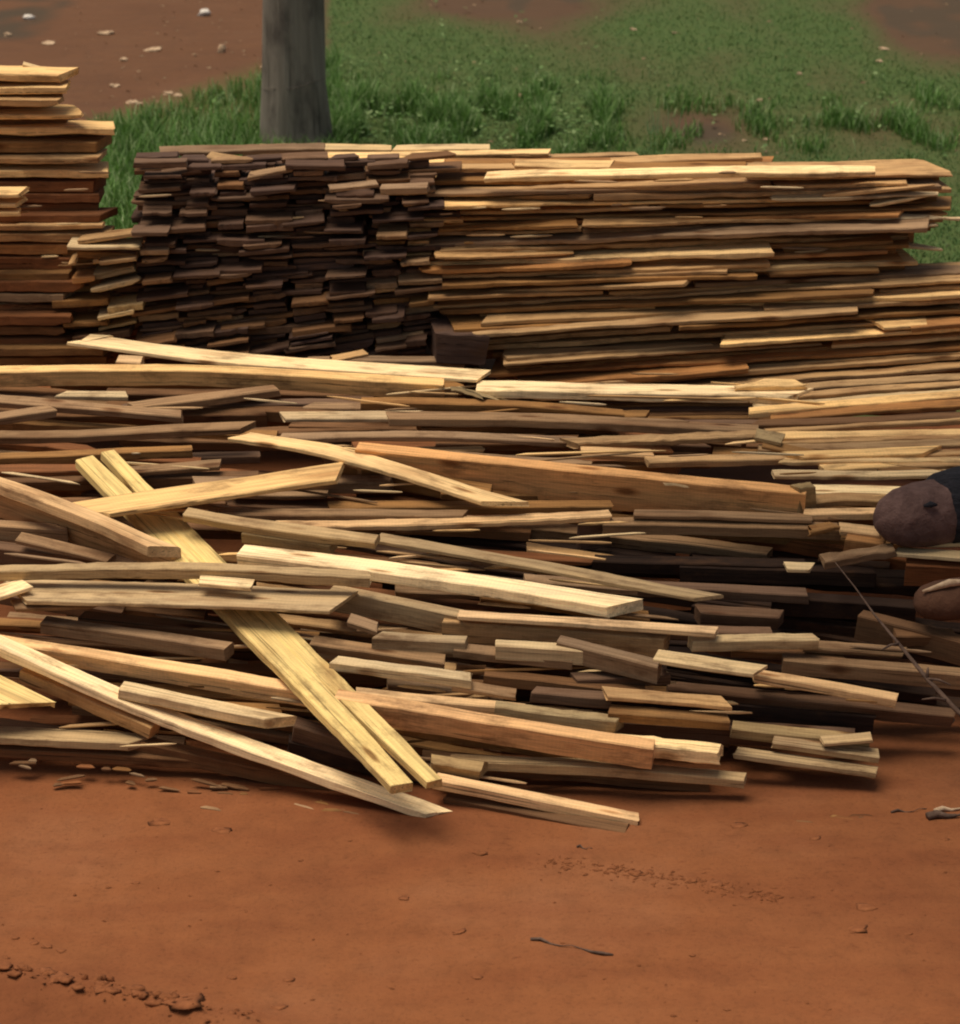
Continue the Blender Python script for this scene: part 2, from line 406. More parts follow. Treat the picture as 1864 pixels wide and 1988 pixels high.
for q in range(16):
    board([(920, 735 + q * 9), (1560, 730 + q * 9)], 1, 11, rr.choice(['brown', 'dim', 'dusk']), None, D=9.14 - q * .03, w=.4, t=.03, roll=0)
# fanned lower right
y = 765.0; k = 0
while y < 925:
    xa = 1440 + (y - 765) * rr.uniform(.2, 1.2); xb = 1930
    sl_ = -.07 + (y - 765) * .0004 + rr.uniform(-.022, .018)
    board([(xa, y), ((xa + xb) / 2, y + (xb - xa) / 2 * sl_ + rr.uniform(-3, 2)), (xb, y + (xb - xa) * sl_)], rr.uniform(5, 10), rr.uniform(8, 13), rr.choice(['fresh', 'tan', 'brown', 'tan', 'orange', 'dim', 'ash']),
          f'honey-coloured board fanning towards the right edge below the stack, {ORD[k]} of the fan', group='boards fanning out at the right edge',
          lift=(.0 + (k % 2) * .03, .06), roll=rr.uniform(-8, 0), wob=1.8)
    y += rr.uniform(10, 14); k += 1
# splintered tips at the far right end of the stack
for k, (x, y, l, dy) in enumerate([(1600, 378, 215, -20), (1500, 386, 320, -8), (1690, 398, 130, -22), (1560, 421, 304, 3), (1640, 446, 180, -10), (1700, 470, 130, 14), (1660, 545, 170, -6), (1690, 576, 174, -18), (1640, 612, 224, -14)]):
    board([(x, y), (x + l, y + dy)], 7, 6, rr.choice(['ash', 'tan', 'pink']), f'thin splintered board tip at the right end of the long stack, {ORD[k]} of nine', D=9.2, w=.07, t=.012, group='splintered tips of the right-hand stack', taper=(.01, .5), roll=rr.uniform(-8, 8), wob=2)

# ---- stack on the left, cut by the frame
left = [(146, 112, 12, 14, 'fresh'), (170, 125, 12, 12, 'fresh'), (193, 108, 10, 14, 'tan'), (221, 158, 14, 10, 'fresh'), (248, 216, 12, 14, 'fresh'), (276, 178, 6, 20, 'brown'),
        (306, 196, 12, 12, 'tan'), (332, 214, 11, 14, 'fresh'), (352, 186, 4, 22, 'red'), (376, 190, 5, 18, 'red'), (398, 184, 6, 16, 'red'), (418, 190, 6, 14, 'red'),
        (437, 200, 8, 10, 'tan'), (455, 205, 8, 16, 'tan'), (476, 130, 8, 18, 'orange'), (500, 140, 6, 24, 'red'), (529, 132, 8, 16, 'brown'), (548, 150, 6, 20, 'red'),
        (571, 120, 8, 16, 'mauve'), (592, 105, 6, 20, 'red'), (614, 130, 5, 20, 'red'), (636, 120, 6, 16, 'dim'), (656, 150, 6, 16, 'red'), (676, 200, 5, 16, 'brown'), (694, 210, 8, 14, 'brown')]
for k, (yy, xr, a, b, c) in enumerate(left):
    D0 = 9.34 - max(0, yy - 300) * .0006
    xr += rr.uniform(-6, 6)
    board([(-260, yy + rr.uniform(-4, 4)), (-20, yy + rr.uniform(-2, 2)), (xr, yy)], a, b, c, f'{C and {"fresh":"pale","tan":"tan","brown":"brown","red":"reddish","orange":"orange-brown","mauve":"greyish","dim":"dark brown"}[c]} board in the left-hand stack, {ORD[k]} layer down',
          D=(D0 + .02, D0 - rr.uniform(0, .10)), w=max(.06, min(.13, (yy - 125) / 110)), roll=rr.uniform(-4, 3), group='long boards of the left-hand stack', wob=1.5)
    board([(-260, yy + 8), (xr - 30, yy + 8)], 1, 12, rr.choice(['red', 'dim']), None, D=D0 + .04, slant=(0, 0), w=max(.04, min(.2, (yy - 150) / 110)), t=.038, roll=0)
for k, (yy, xr) in enumerate([(376, 36), (396, 30), (412, 38)]):
    board([(-200, yy), (xr, yy)], 12, 9, 'fresh', f'short yellow block end at the left frame edge, {["top", "middle", "bottom"][k]} of three', D=9.1, w=.1, group='yellow block ends at the left edge', roll=0, keep=True)
# loose stub and curled splinter on top of it
board([(45, 125), (95, 139)], 6, 5, 'ash', 'thin loose splinter lying across the top of the left-hand stack', D=9.4, w=.04, t=.01, keep=True, name='wood_splinter', cat='splinter')

# ---- dark stack: weathered boards seen end-on
cols = [(268, 352), (352, 414), (414, 478), (478, 560), (560, 640), (640, 716), (716, 782), (782, 846)]
CN = ['leftmost', '2nd', '3rd', '4th', '5th', '6th', '7th', 'rightmost']
for ci, (xa, xb) in enumerate(cols):
    y = 306.0 + rr.uniform(0, 6) ; k = 0
    while y < 692:
        th = rr.uniform(8, 14)
        skew = -.03 - max(0, y - 480) * .0005 + rr.uniform(-.05, .03)
        Dd = 9.28 - (y - 320) * .0005 + rr.choice([rr.uniform(-.09, -.04), rr.uniform(-.02, .03), rr.uniform(-.02, .03)])
        light = (ci == 2 and rr.random() < .6) or (y > 560 and rr.random() < .35) or (ci >= 6 and rr.random() < .45) or rr.random() < .07
        cn = rr.choice(['dusk', 'dim', 'mauve', 'dim']) if light else rr.choice(['dark', 'dark', 'dusk'])
        if ci >= 6 and y > 420 and light: cn = rr.choice(['brown', 'tan', 'mauve'])
        if xb > 800 and y > 610: cn = 'dark'
        x0 = xa + rr.uniform(-16, 16); x1 = xb + rr.uniform(-16, 16) + (rr.choice([0, 0, 0, 40]))
        if rr.random() < .14: x1 = (x0 + x1) / 2 + 14
        board([(x0, y), (x1, y + (x1 - x0) * skew)], 8, th - rr.uniform(1, 4), cn, f'dark weathered board end, {ORD[k]} from the top in the {CN[ci]} column of the blackened stack',
              D=(Dd, Dd + rr.uniform(-.004, .004)), w=max(.06, min(rr.uniform(.35, .7), (y - 300) / 240)), group='end-on boards of the dark stack', roll=rr.uniform(-6, 6), slant=(rr.uniform(-.05, .05),) * 2, wob=2.2)
        y += th; k += 1
# oblique lighter ends between the left stack and the dark stack
obl = [(130, 478, 270, 478, 7, 8, 'ash'), (150, 468, 272, 452, 8, 7, 'tan'), (180, 505, 190, 503, 7, 8, 'tan'), (192, 508, 262, 500, 8, 8, 'tan'), (132, 512, 145, 506, 8, 6, 'tan'),
       (182, 532, 258, 517, 6, 12, 'olive'), (176, 562, 268, 541, 9, 10, 'grey'), (140, 540, 182, 536, 6, 12, 'orange'), (100, 586, 208, 578, 7, 14, 'brown'), (188, 616, 258, 602, 12, 8, 'ash'),
       (122, 630, 208, 626, 6, 8, 'brown'), (190, 636, 262, 620, 8, 8, 'olive'), (208, 598, 275, 588, 5, 14, 'olive'), (140, 655, 250, 640, 4, 14, 'dim'), (150, 490, 262, 494, 4, 10, 'brown'),
       (255, 452, 326, 450, 5, 7, 'dusk'), (272, 486, 326, 484, 6, 10, 'mauve'), (274, 505, 322, 500, 8, 8, 'mauve'), (276, 545, 330, 540, 10, 9, 'dim')]
for k, (xa, ya, xb, yb, a, b, c) in enumerate(obl):
    board([(xa, ya), (xb, yb)], a, b, c, f'short tilted board end between the reddish and blackened stacks, {ORD[k]} counting downwards', D=9.06 + (k % 3) * .02, slant=(0, 0), group='tilted board ends between the stacks', w=.12, roll=rr.uniform(-2, 5), wob=2)
for xa in range(120, 270, 50):
    for yy in range(470, 700, 14):
        board([(xa, yy + 4), (xa + 62, yy)], 2, 12, rr.choice(['dim', 'brown', 'red']), None, D=9.2, w=.06 if yy < 560 else .2, roll=0)
# lighter boards lying across the top of the dark stack
for k, (pts, a, b, c, lab) in enumerate([
    ([(312, 296), (630, 290)], 7, 7, 'mauve', 'thin greyish board across the top left of the dark stack'),
    ([(500, 288), (760, 291)], 8, 7, 'ash', 'pale thin board under the pole base on the dark stack'),
    ([(762, 291), (950, 289)], 9, 8, 'ash', 'pale thin board right of the pole base on the dark stack'),
    ([(400, 306), (480, 318)], 10, 8, 'tan', 'small tan offcut lying on the dark stack left of the pole'),
    ([(550, 326), (645, 312)], 7, 8, 'grey', 'grey offcut tilting up to the right on the dark stack'),
    ([(640, 314), (860, 318)], 8, 10, 'fresh', 'pale board joining the dark stack to the long stack'),
    ([(655, 330), (1000, 326)], 7, 9, 'tan', 'tan board just under the topmost boards, mid stack'),
    ([(480, 344), (565, 328)], 8, 8, 'mauve', 'short greyish offcut leaning near the top of the dark stack'),
    ([(640, 366), (735, 356)], 7, 8, 'mauve', 'greyish board end sticking out near the dark stack corner'),
    ([(736, 368), (830, 364)], 5, 12, 'mauve', 'mauve board end where the dark stack meets the long boards'),
    ([(315, 342), (390, 330)], 5, 8, 'dusk', 'dusky board end tilted up at the dark stack top left'),
    ([(1000, 322), (1185, 324)], 10, 10, 'fresh', 'pale yellow board on top of the long stack, centre'),
    ([(1190, 318), (1480, 306)], 8, 10, 'tan', 'tan board reaching back at the top of the long stack'),
    ([(940, 346), (1200, 338), (1700, 334)], 8, 10, 'cream', 'pale cream board running along the top of the long stack'),
    ]):
    board(pts, a, b, c, lab, D=9.2 + (345 - pts[0][1]) * .0095, w=.055, keep=True, wob=1.8, group='boards on top of the stacks')

# ---- the heap in front, far to near
H = []
def h(x0, y0, x1, y1, a, b, c, label, lift=0.0, mid=None, **kw):
    pts = [(x0, y0)] + (mid or []) + [(x1, y1)]
    kw.setdefault('keep', True)
    board(pts, a, b, c, label, lift=lift, group=kw.pop('group', 'loose boards of the heap'), **kw)
# filler below everything, seen only in the gaps
fr = random.Random(11)
for k in range(190):
    y = 700 + 830 * (k / 190.0); x = fr.uniform(-250, 1500)
    l = fr.uniform(300, 800); sl_ = fr.uniform(-.03, .09) if y < 1000 else fr.uniform(.0, .20)
    lim = 1500 + (0 if y > 1300 else 500)
    x1 = min(x + l, lim - max(0, y - 1380) * 3.0)
    if y + (x1 - x) * sl_ > 1430 + max(0, min(1, x1 / 900)) * 110 - max(0, x1 - 1300) * .2: continue
    if y < 800: x1 = min(x1, 900)
    if y < 940: x1 = min(x1, 1440)
    if x1 - x < 120: continue
    board([(x, y), ((x + x1) / 2, y + (x1 - x) / 2 * sl_ + fr.uniform(-6, 4)), (x1, y + (x1 - x) * sl_)], fr.uniform(6, 14), fr.uniform(12, 26), ('black' if (x1 > 1150 and 1020 < y < 1330) else fr.choice(['dim', 'dusk', 'red', 'brown', 'dim', 'mauve'])), None, lift=-.10 - fr.uniform(0, .14), wob=1.5)  # black fillers put the right hollow's shade into the board colour

h(-80, 724, 860, 748, 13, 30, 'fresh', 'long thick beam crossing the left half, pale top and brown face', mid=[(350, 720)], lift=.06, roll=-12)
h(133, 664, 926, 736, 21, 7, 'cream', 'bright cream board lying slanted on the long beam at centre left', lift=(.10, .11), mid=[(430, 702)], slant=(.9, .1), roll=3)
h(924, 757, 1530, 770, 19, 16, 'cream', 'bright cream board continuing right from the splintered wedge', lift=.08, roll=3, slant=(0, .8))
h(1430, 752, 1566, 748, 7, 12, 'fresh', 'splintered yellow tip beside the end of the bright board', lift=.12, rough=2, taper=(.4, .02), name='wood_splinter', cat='splinter')
h(876, 748, 936, 766, 18, 10, 'olive', 'olive splintered wedge where the two bright boards meet', lift=.14, rough=2.5, roll=25, slant=(.8, -.6), name='wood_splinter', cat='splinter')
h(225, 702, 272, 705, 14, 12, 'pink', 'small pink block sitting on the long beam', lift=.10, name='wood_block', cat='wood block', slant=(0, 0))
h(850, 648, 948, 652, 10, 58, 'dark', 'dark block standing in for a deep hole at the foot of the stack corner', D=8.98, name='wood_block', cat='wood block', rough=2, roll=0, w=.3)  # dark-coloured block added in place of a deep, shaded hole
h(640, 702, 716, 686, 12, 5, 'tan', 'small tan wedge peeking above the bright board', lift=.02, slant=(1.0, 0), name='wood_splinter', cat='splinter')
h(107, 768, 248, 770, 9, 8, 'ash', 'short pale grey lath under the long beam at left', lift=.05, slant=(.8, -.3))
h(-60, 776, 352, 810, 10, 12, 'mauve', 'greyish board sloping down right at the left edge, below the short lath', lift=.03)
h(262, 792, 545, 757, 13, 14, 'mauve', 'brown-grey board rising right under the long beam', lift=.03)
h(-60, 822, 110, 796, 10, 14, 'mauve', 'stubby grey board rising from the left edge at mid height', lift=.05)
h(-60, 850, 466, 830, 10, 13, 'mauve', 'long grey-brown board ending above the dark gap at centre left', lift=.06, mid=[(180, 846)], slant=(0, 1.2))
h(553, 814, 762, 812, 15, 6, 'grey', 'short pale grey board over the dark hollow at centre', lift=.03, slant=(-.3, 1.6))
h(700, 782, 1215, 806, 10, 16, 'brown', 'brown board ending right of centre under the bright board', lift=.03, mid=[(950, 786)])
h(755, 812, 1470, 838, 14, 16, 'mauve', 'long grey board across the middle, ending at the pale block', lift=.05, mid=[(1050, 816)], roll=2)
h(1465, 848, 1512, 858, 18, 6, 'olive', 'pale square block end on the long grey board', lift=.09, name='wood_block', cat='wood block', rough=1)
h(540, 852, 1125, 860, 13, 10, 'mauve', 'greyish board below the long grey board, centre', lift=.03, mid=[(830, 848)])
h(1120, 862, 1470, 846, 13, 10, 'tan', 'frayed tan board under the pale block', lift=.05, rough=1.5, slant=(-1, .5))
h(1130, 882, 1270, 886, 8, 10, 'pink', 'short pinkish board left of the frayed tan board', lift=.02)
h(1260, 898, 1535, 892, 7, 12, 'tan', 'thin tan board just above the wide orange plank', lift=.01)
h(1480, 868, 1900, 934, 9, 14, 'brown', 'dark-edged board sloping down towards the round log', lift=.05, mid=[(1680, 908)])
h(1560, 888, 1792, 880, 8, 8, 'fresh', 'thin pale lath above the sloping board at right', lift=.06, slant=(-1.5, 1.5))
h(1600, 912, 1864, 898, 8, 10, 'fresh', 'pale board behind the round log', lift=.03)
h(690, 872, 1562, 960, 12, 68, (.62, .34, .145), 'wide orange-brown plank on edge with pinkish top, right of centre', lift=.19, mid=[(960, 900), (1242, 928)], roll=-12, slant=(0, 0))
h(1552, 950, 1584, 944, 6, 60, 'olive', 'greenish end block standing against the wide orange plank', lift=.22, name='wood_block', cat='wood block', roll=0, rough=1)
h(1290, 936, 1530, 956, 9, 4, 'cream', 'chipped bright strip on top of the wide orange plank', lift=.18, rough=1.5, mid=[(1410, 950)])
h(1575, 957, 1812, 962, 17, 6, 'cream', 'bright cream lath left of the round log', lift=.06, roll=4)
h(1560, 980, 1740, 974, 7, 12, 'tan', 'thin tan board directly under the bright lath by the log', lift=.07, mid=[(1630, 970)])
h(1560, 998, 1720, 996, 8, 14, 'pink', 'pinkish board ending behind the round log, lower', lift=.08)
h(1230, 1000, 1576, 1010, 8, 7, 'mauve', 'thin mauve board lying at the foot of the orange plank', lift=.08, mid=[(1400, 1003)])
# left middle
h(-60, 892, 372, 874, 9, 16, 'brown', 'brown board ending left of the dark hollow, under the grey-brown one', lift=.04)
h(240, 920, 426, 906, 13, 9, 'mauve', 'short mauve board tip above the crossing boards', lift=.05)
h(-60, 918, 180, 914, 8, 34, 'red', 'reddish plank at the left behind the forked yellow board', lift=.02)
h(-60, 938, 500, 925, 5, 20, 'dim', 'dark brown board deep behind the crossing fresh boards', lift=-.02)
h(380, 940, 755, 936, 8, 22, 'mauve', 'mauve board under the crossing of the two fresh boards', lift=.0)
h(660, 905, 950, 955, 5, 30, 'brown', 'brown plank hidden below the fresh sloping board', lift=.02)
h(640, 985, 1190, 985, 5, 14, 'brown', 'brown board right of the fresh sloping board, lower', lift=.02)
h(440, 850, 932, 973, 22, 8, 'fresh', 'fresh yellow board sloping down right at centre, cut square', lift=(.06, .16), mid=[(640, 884)], slant=(.4, 1.4), roll=2)
# forked golden board and what crosses it
h(146, 893, 758, 1524, 76, 12, 'gold', 'long golden forked board crossing diagonally over the heap', lift=(.13, .37), roll=0, split=(.56, .10, .12), slant=(-.1, .25), wob=.8)
h(214, 997, 652, 931, 33, 9, 'fresh', 'fresh board crossing over the top of the forked golden board', lift=(.22, .20), roll=4, slant=(-.9, .5))
h(-90, 925, 330, 1074, 8, 46, 'tan', 'wide tan board on edge behind the pinkish one at left', lift=.14, roll=-6)
h(-90, 913, 290, 1060, 19, 20, 'pink', 'pinkish board sloping in from the left edge over the forked board', lift=.25, roll=3, mid=[(110, 982)], slant=(0, 1.1))
h(30, 1048, 205, 1090, 10, 8, 'mauve', 'thin greyish board sloping under the wide tan one', lift=.09)
h(-60, 1018, 130, 1030, 6, 30, 'mauve', 'grey-brown board face at the left edge, mid height', lift=.05)
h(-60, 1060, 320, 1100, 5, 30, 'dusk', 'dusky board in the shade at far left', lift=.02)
h(425, 1000, 900, 1001, 9, 12, 'mauve', 'greyish board behind the fresh crossing, centre', lift=.06)
h(535, 1024, 1185, 1002, 14, 10, 'pink', 'pinkish weathered board rising slightly right at centre', lift=.07, mid=[(850, 1018)], rough=.8)
h(1130, 1012, 1180, 1004, 14, 58, 'dark', 'old dark mossy block in the hollow right of centre', lift=.05, rough=2, name='wood_block', cat='wood block')
h(1170, 1018, 1632, 1030, 10, 20, 'mauve', 'mauve board reaching right towards the round log', lift=.05, mid=[(1420, 1022)])
h(1570, 1036, 1632, 1024, 9, 8, 'brown', 'curled bark strip at the end of the mauve board', lift=.12, rough=2, name='bark_strip', cat='bark', slant=(1, -1))
h(1632, 1030, 1708, 1040, 10, 10, 'pink', 'short pinkish board tip left of the round log', lift=.08)
h(1640, 1046, 1716, 1056, 10, 30, 'orange', 'short orange board just under the round log', lift=.08)
h(1600, 1090, 1740, 1068, 8, 14, 'mauve', 'grey splinter slanting up beneath the round log', lift=.12, rough=2)
h(1735, 1074, 1900, 1086, 13, 6, 'ash', 'pale board at the right edge under the round log', lift=.10, roll=3)
h(1800, 1056, 1900, 1054, 18, 8, 'ash', 'short pale board tucked against the round log at right edge', lift=.08)
h(1760, 1098, 1900, 1104, 5, 40, 'red', 'reddish board on edge at the right edge', lift=.05)
h(355, 1000, 726, 1054, 14, 14, 'grey', 'pale grey board pointing right beside the forked golden board', lift=.17, mid=[(500, 1025)])
h(470, 1035, 640, 1060, 6, 20, 'olive', 'olive-brown board under the pale grey one', lift=.12)
h(726, 1048, 1345, 1160, 17, 7, 'grey', 'long grey board sloping into the dark hollow at right', lift=(.10, .16), mid=[(1000, 1096)], slant=(0, 1.2), roll=2)
h(460, 1078, 1180, 1178, 24, 20, 'cream', 'bright long board right of the forked board, its end broken', lift=(.17, .18), mid=[(760, 1114)], slant=(0, .9), roll=2)
h(1240, 1140, 1570, 1156, 6, 18, 'dusk', 'grey board darkened for shade deep in the hollow at right', lift=.0)  # tint darkened to paint in the shade of the hollow
h(1150, 1090, 1560, 1100, 5, 24, 'black', 'board coloured blackish for the deepest shade right of centre', lift=-.04)  # shade of the hollow painted in as black wood
h(1530, 1104, 1572, 1106, 9, 5, 'ash', 'small pale chip lying in the dark hollow', lift=.06, name='wood_chip', cat='wood chip')
h(1360, 1190, 1510, 1200, 8, 26, 'dusk', 'round-edged dusky board end in the hollow', lift=.02)
h(-60, 1110, 720, 1122, 6, 20, 'grey', 'long rough-edged grey board bowed over the forked board', lift=.26, mid=[(160, 1106), (430, 1106)], rough=.8, roll=-3)
h(52, 1166, 640, 1186, 42, 5, 'grey', 'wide pale board lying flat under the bowed grey board', lift=.24, roll=4, slant=(-.6, .35), mid=[(330, 1172)])
h(385, 1131, 486, 1140, 10, 3, 'cream', 'bright scrap showing where the boards cross', lift=.27, name='wood_chip', cat='wood chip')
h(-60, 1178, 62, 1138, 24, 6, 'cream', 'pale board tip poking in at the left edge', lift=.26, roll=4)
h(30, 1182, 170, 1178, 12, 5, 'mauve', 'grey pointed tip below the wide pale board', lift=.2, slant=(-.4, 1.6))
h(640, 1146, 900, 1200, 6, 40, 'grey', 'grey-tan board on edge below the bright long board', lift=.13, roll=-4)
h(890, 1195, 1386, 1228, 12, 10, 'pink', 'light-topped board ending at right below the bright broken board', lift=.17, roll=2)
h(860, 1206, 1290, 1240, 3, 44, 'tan', 'tan board face under the light-topped board', lift=.12, roll=-3)
h(674, 1208, 730, 1226, 8, 10, 'mauve', 'little greyish stub beside the grey-tan board', lift=.16, name='wood_block', cat='wood block')
h(722, 1238, 905, 1248, 5, 32, 'grey', 'weathered block end under the grey-tan board', lift=.17, roll=-4, slant=(.6, 0))
h(880, 1262, 1110, 1286, 3, 16, 'mauve', 'mauve board below the block ends, centre', lift=.14)
h(962, 1254, 1132, 1264, 6, 28, 'ash', 'pale block with two notches right of centre', lift=.19, roll=-3)
h(1080, 1246, 1278, 1296, 9, 34, 'mauve', 'grey-brown plank end angled down right of the notched block', lift=.20, roll=-5)
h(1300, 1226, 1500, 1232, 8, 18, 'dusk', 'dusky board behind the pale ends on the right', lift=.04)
h(1345, 1246, 1588, 1242, 7, 20, 'ash', 'pale grey board end above the angled cream one at right', lift=.12, rough=.6, roll=-2)
h(1268, 1280, 1462, 1308, 21, 6, 'ash', 'short cream board angled down at the right end of the heap', lift=.20, roll=6)
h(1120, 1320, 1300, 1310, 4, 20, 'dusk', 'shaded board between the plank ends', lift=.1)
h(1466, 1310, 1738, 1358, 11, 16, 'pink', 'pinkish board sticking out right beyond the cream ends', lift=.10, roll=0)
h(1520, 1282, 1900, 1314, 7, 28, 'mauve', 'long mauve board running out to the right edge', lift=.04)
h(1560, 1258, 1752, 1272, 7, 8, 'mauve', 'thin mauve lath above the long mauve board at right', lift=.05)
h(1420, 1262, 1640, 1276, 4, 16, 'dim', 'dark board behind the thin mauve lath', lift=.02)
h(1666, 1196, 1900, 1256, 9, 46, 'dim', 'reddish board with a pale edge, right of the hollow', lift=.04, roll=-5)
h(1740, 1236, 1860, 1238, 6, 20, 'dim', 'dark brown board low at the right edge', lift=.03)
h(1320, 1100, 1700, 1112, 3, 30, 'black', 'board coloured black as shade behind the twig', lift=-.05)  # this and the next: hollow's shade put into the black tint
h(1500, 1160, 1780, 1180, 3, 34, 'black', 'board coloured black as shade below the twig in the hollow', lift=-.05)
# front rows
h(78, 1208, 436, 1260, 10, 24, 'mauve', 'mauve board behind the pale-topped beam at left', lift=.12)
h(150, 1200, 520, 1236, 4, 26, 'dim', 'dark board under the wide pale board', lift=.08)
h(640, 1286, 916, 1320, 15, 18, 'ash', 'pale board with a rounded block end right of the forked board', lift=.17, roll=1, rough=.5)
h(600, 1250, 860, 1288, 6, 16, 'mauve', 'mauve board just behind the forked golden board, lower', lift=.12)
h(690, 1346, 1012, 1380, 10, 16, 'pink', 'pinkish board over the large orange beam', lift=.15, roll=0)
h(880, 1332, 1002, 1352, 8, 10, 'mauve', 'small greyish board tip at the centre of the heap front', lift=.14)
h(960, 1372, 1198, 1402, 11, 24, 'olive', 'olive-grey board end with ragged corner over the large beam', lift=.19, rough=1, roll=0)
h(1030, 1346, 1186, 1356, 5, 20, 'dusk', 'dusky board end behind the olive-grey one', lift=.13)
h(940, 1310, 1250, 1345, 4, 22, 'dim', 'dark brown board deep between the block ends', lift=.1)
h(1180, 1352, 1420, 1372, 20, 9, 'tan', 'tan board end, wide-topped, at the right of the heap', lift=.21, roll=5)
h(1180, 1384, 1418, 1402, 11, 18, 'brown', 'brown board end under the wide-topped tan one', lift=.19)
h(1180, 1440, 1398, 1462, 18, 24, 'cream', 'bright yellow broken board end beside the large beam', lift=.19, rough=1.5, roll=0)
h(1420, 1414, 1690, 1442, 8, 20, 'olive', 'greyish olive board low at the right end', lift=.06)
h(1500, 1442, 1706, 1470, 7, 12, 'grey', 'grey board below the olive one at the right end', lift=.07)
h(1425, 1462, 1700, 1500, 13, 12, 'grey', 'lowest pale grey board at the right end of the heap', lift=.06, roll=2)
h(1600, 1444, 1694, 1436, 6, 6, 'grey', 'small grey stick across the right end boards', lift=.1)
h(-80, 1238, 600, 1346, 16, 28, 'pink', 'pale-topped beam running from the left edge to the forked board', lift=.13, mid=[(120, 1268), (320, 1300)], roll=-12)
h(230, 1338, 514, 1396, 19, 19, 'ash', 'ash-grey board with a square cut end below the pale-topped beam', lift=.15, roll=2, slant=(0, 1.3))
h(570, 1410, 850, 1500, 6, 30, 'dusk', 'dusky purple board beneath the fork of the golden board', lift=.06)
h(650, 1356, 1266, 1454, 13, 40, (.56, .33, .155), 'large orange-brown beam with pale top at the heap front', lift=(.20, .22), mid=[(960, 1406)], roll=-12, slant=(0, .1))
h(700, 1390, 1160, 1470, 4, 24, 'brown', 'brown board just under the large orange beam', lift=.08)
h(870, 1478, 1445, 1514, 10, 18, 'grey', 'long grey-green board below the large beam', lift=.10, mid=[(1150, 1490)])
h(840, 1482, 930, 1496, 12, 20, 'olive', 'split olive block end right of the fork tips', lift=.13, name='wood_block', cat='wood block', rough=1)
h(980, 1330, 1700, 1392, 4, 34, 'black', 'board coloured black as shade deep under the right end of the heap', lift=-.02)  # from here five dark boards added; under-heap shade is in their colours
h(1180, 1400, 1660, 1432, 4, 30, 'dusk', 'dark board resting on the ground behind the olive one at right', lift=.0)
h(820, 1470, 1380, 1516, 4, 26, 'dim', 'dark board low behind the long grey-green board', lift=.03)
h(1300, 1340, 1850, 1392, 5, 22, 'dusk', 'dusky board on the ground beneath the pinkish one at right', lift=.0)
h(560, 1440, 900, 1530, 4, 26, 'black', 'board coloured black as shade beneath the fork tips, touching the ground', lift=.0)  # black tint stands for the shade under the fork tips
h(40, 1302, 292, 1412, 8, 22, 'tan', 'tan board sloping below the long ribbed board at left', lift=.08)
h(-350, 1240, -88, 1366, 92, 14, (.74, .60, .29), 'broad rough yellowish board corner poking in at lower left', lift=.18, roll=0, rough=2.5, slant=(0, .9))
h(-80, 1424, 244, 1444, 22, 16, 'grey', 'pale grey board on the ground at the lower left', lift=.05, roll=3, slant=(0, 1.0))
h(240, 1436, 700, 1535, 5, 26, 'dim', 'dark board on the ground under the long ribbed board', lift=.02, roll=-4)
h(-60, 1450, 420, 1478, 4, 18, 'dim', 'dirty brown board half buried at the lower left', lift=.0, roll=-5)
h(840, 1514, 1240, 1592, 12, 20, 'pink', 'pinkish board reaching the ground right of the ribbed board', lift=(.14, .04), roll=0)
h(860, 1550, 1215, 1618, 3, 12, 'dim', 'dark board under the pinkish one touching the ground', lift=(.05, .01))
h(-90, 1216, 828, 1580, 25, 17, (.9, .70, .42), 'longest fresh ribbed board sloping down to the ground in front', lift=(.24, .05), mid=[(250, 1368), (560, 1485)], roll=2, split=(.45, 0, 0), slant=(0, .8))

# random extra strips to break up the middle of the heap
fr = random.Random(21)
for k in range(46):
    y = fr.uniform(760, 1400); x = fr.uniform(-60, 1250)
    if y < 930 and fr.random() < .4: x = fr.uniform(1100, 1650)
    l = fr.uniform(140, 420); sl_ = fr.uniform(-.05, .07) if y < 1000 else fr.uniform(.03, .15)
    board([(x, y), (x + l, y + l * sl_)], fr.uniform(5, 9), fr.uniform(6, 14), fr.choice(['mauve', 'brown', 'tan', 'mauve', 'dim', 'red']),
          None, lift=-.03 - fr.uniform(0, .04), wob=1.8, group='loose boards of the heap')

for k in range(150):
    x, y = fr.uniform(-20, 1700), fr.uniform(700, 1500)
    if y > 1430 + min(x, 900) * .11 or (x > 1250 and y > 1480 - (x - 1250) * .2): continue
    if x > 1150 and 1020 < y < 1250: continue
    l = fr.uniform(60, 190) * (1 if fr.random() < .8 else 1.7)
    board([(x, y), (x + l, y + l * fr.uniform(-.10, .16))], fr.uniform(2, 5), fr.uniform(2, 4), fr.choice(['ash', 'tan', 'fresh', 'mauve', 'brown', 'pink']), None, lift=fr.uniform(.0, .10), w=fr.uniform(.006, .014), t=.006, wob=1.5, taper=(.01, .12), roll=fr.uniform(-15, 15))
for k in range(60):      # scraps on the ground at the foot of the heap
    x = fr.uniform(-20, 1700); y = 1462 + min(max(x, 0), 1150) * .135 - max(0, x - 1150) * .07 + fr.uniform(0, 60) * fr.random()
    l = fr.uniform(12, 55)
    board([(x, y), (x + l, y + l * fr.uniform(-.2, .3))], 3, 2, fr.choice(['mauve', 'brown', 'dim', 'dim', 'red']), None, lift=.004, w=fr.uniform(.006, .018), t=.006, wob=2, taper=(.05, .2), roll=0)
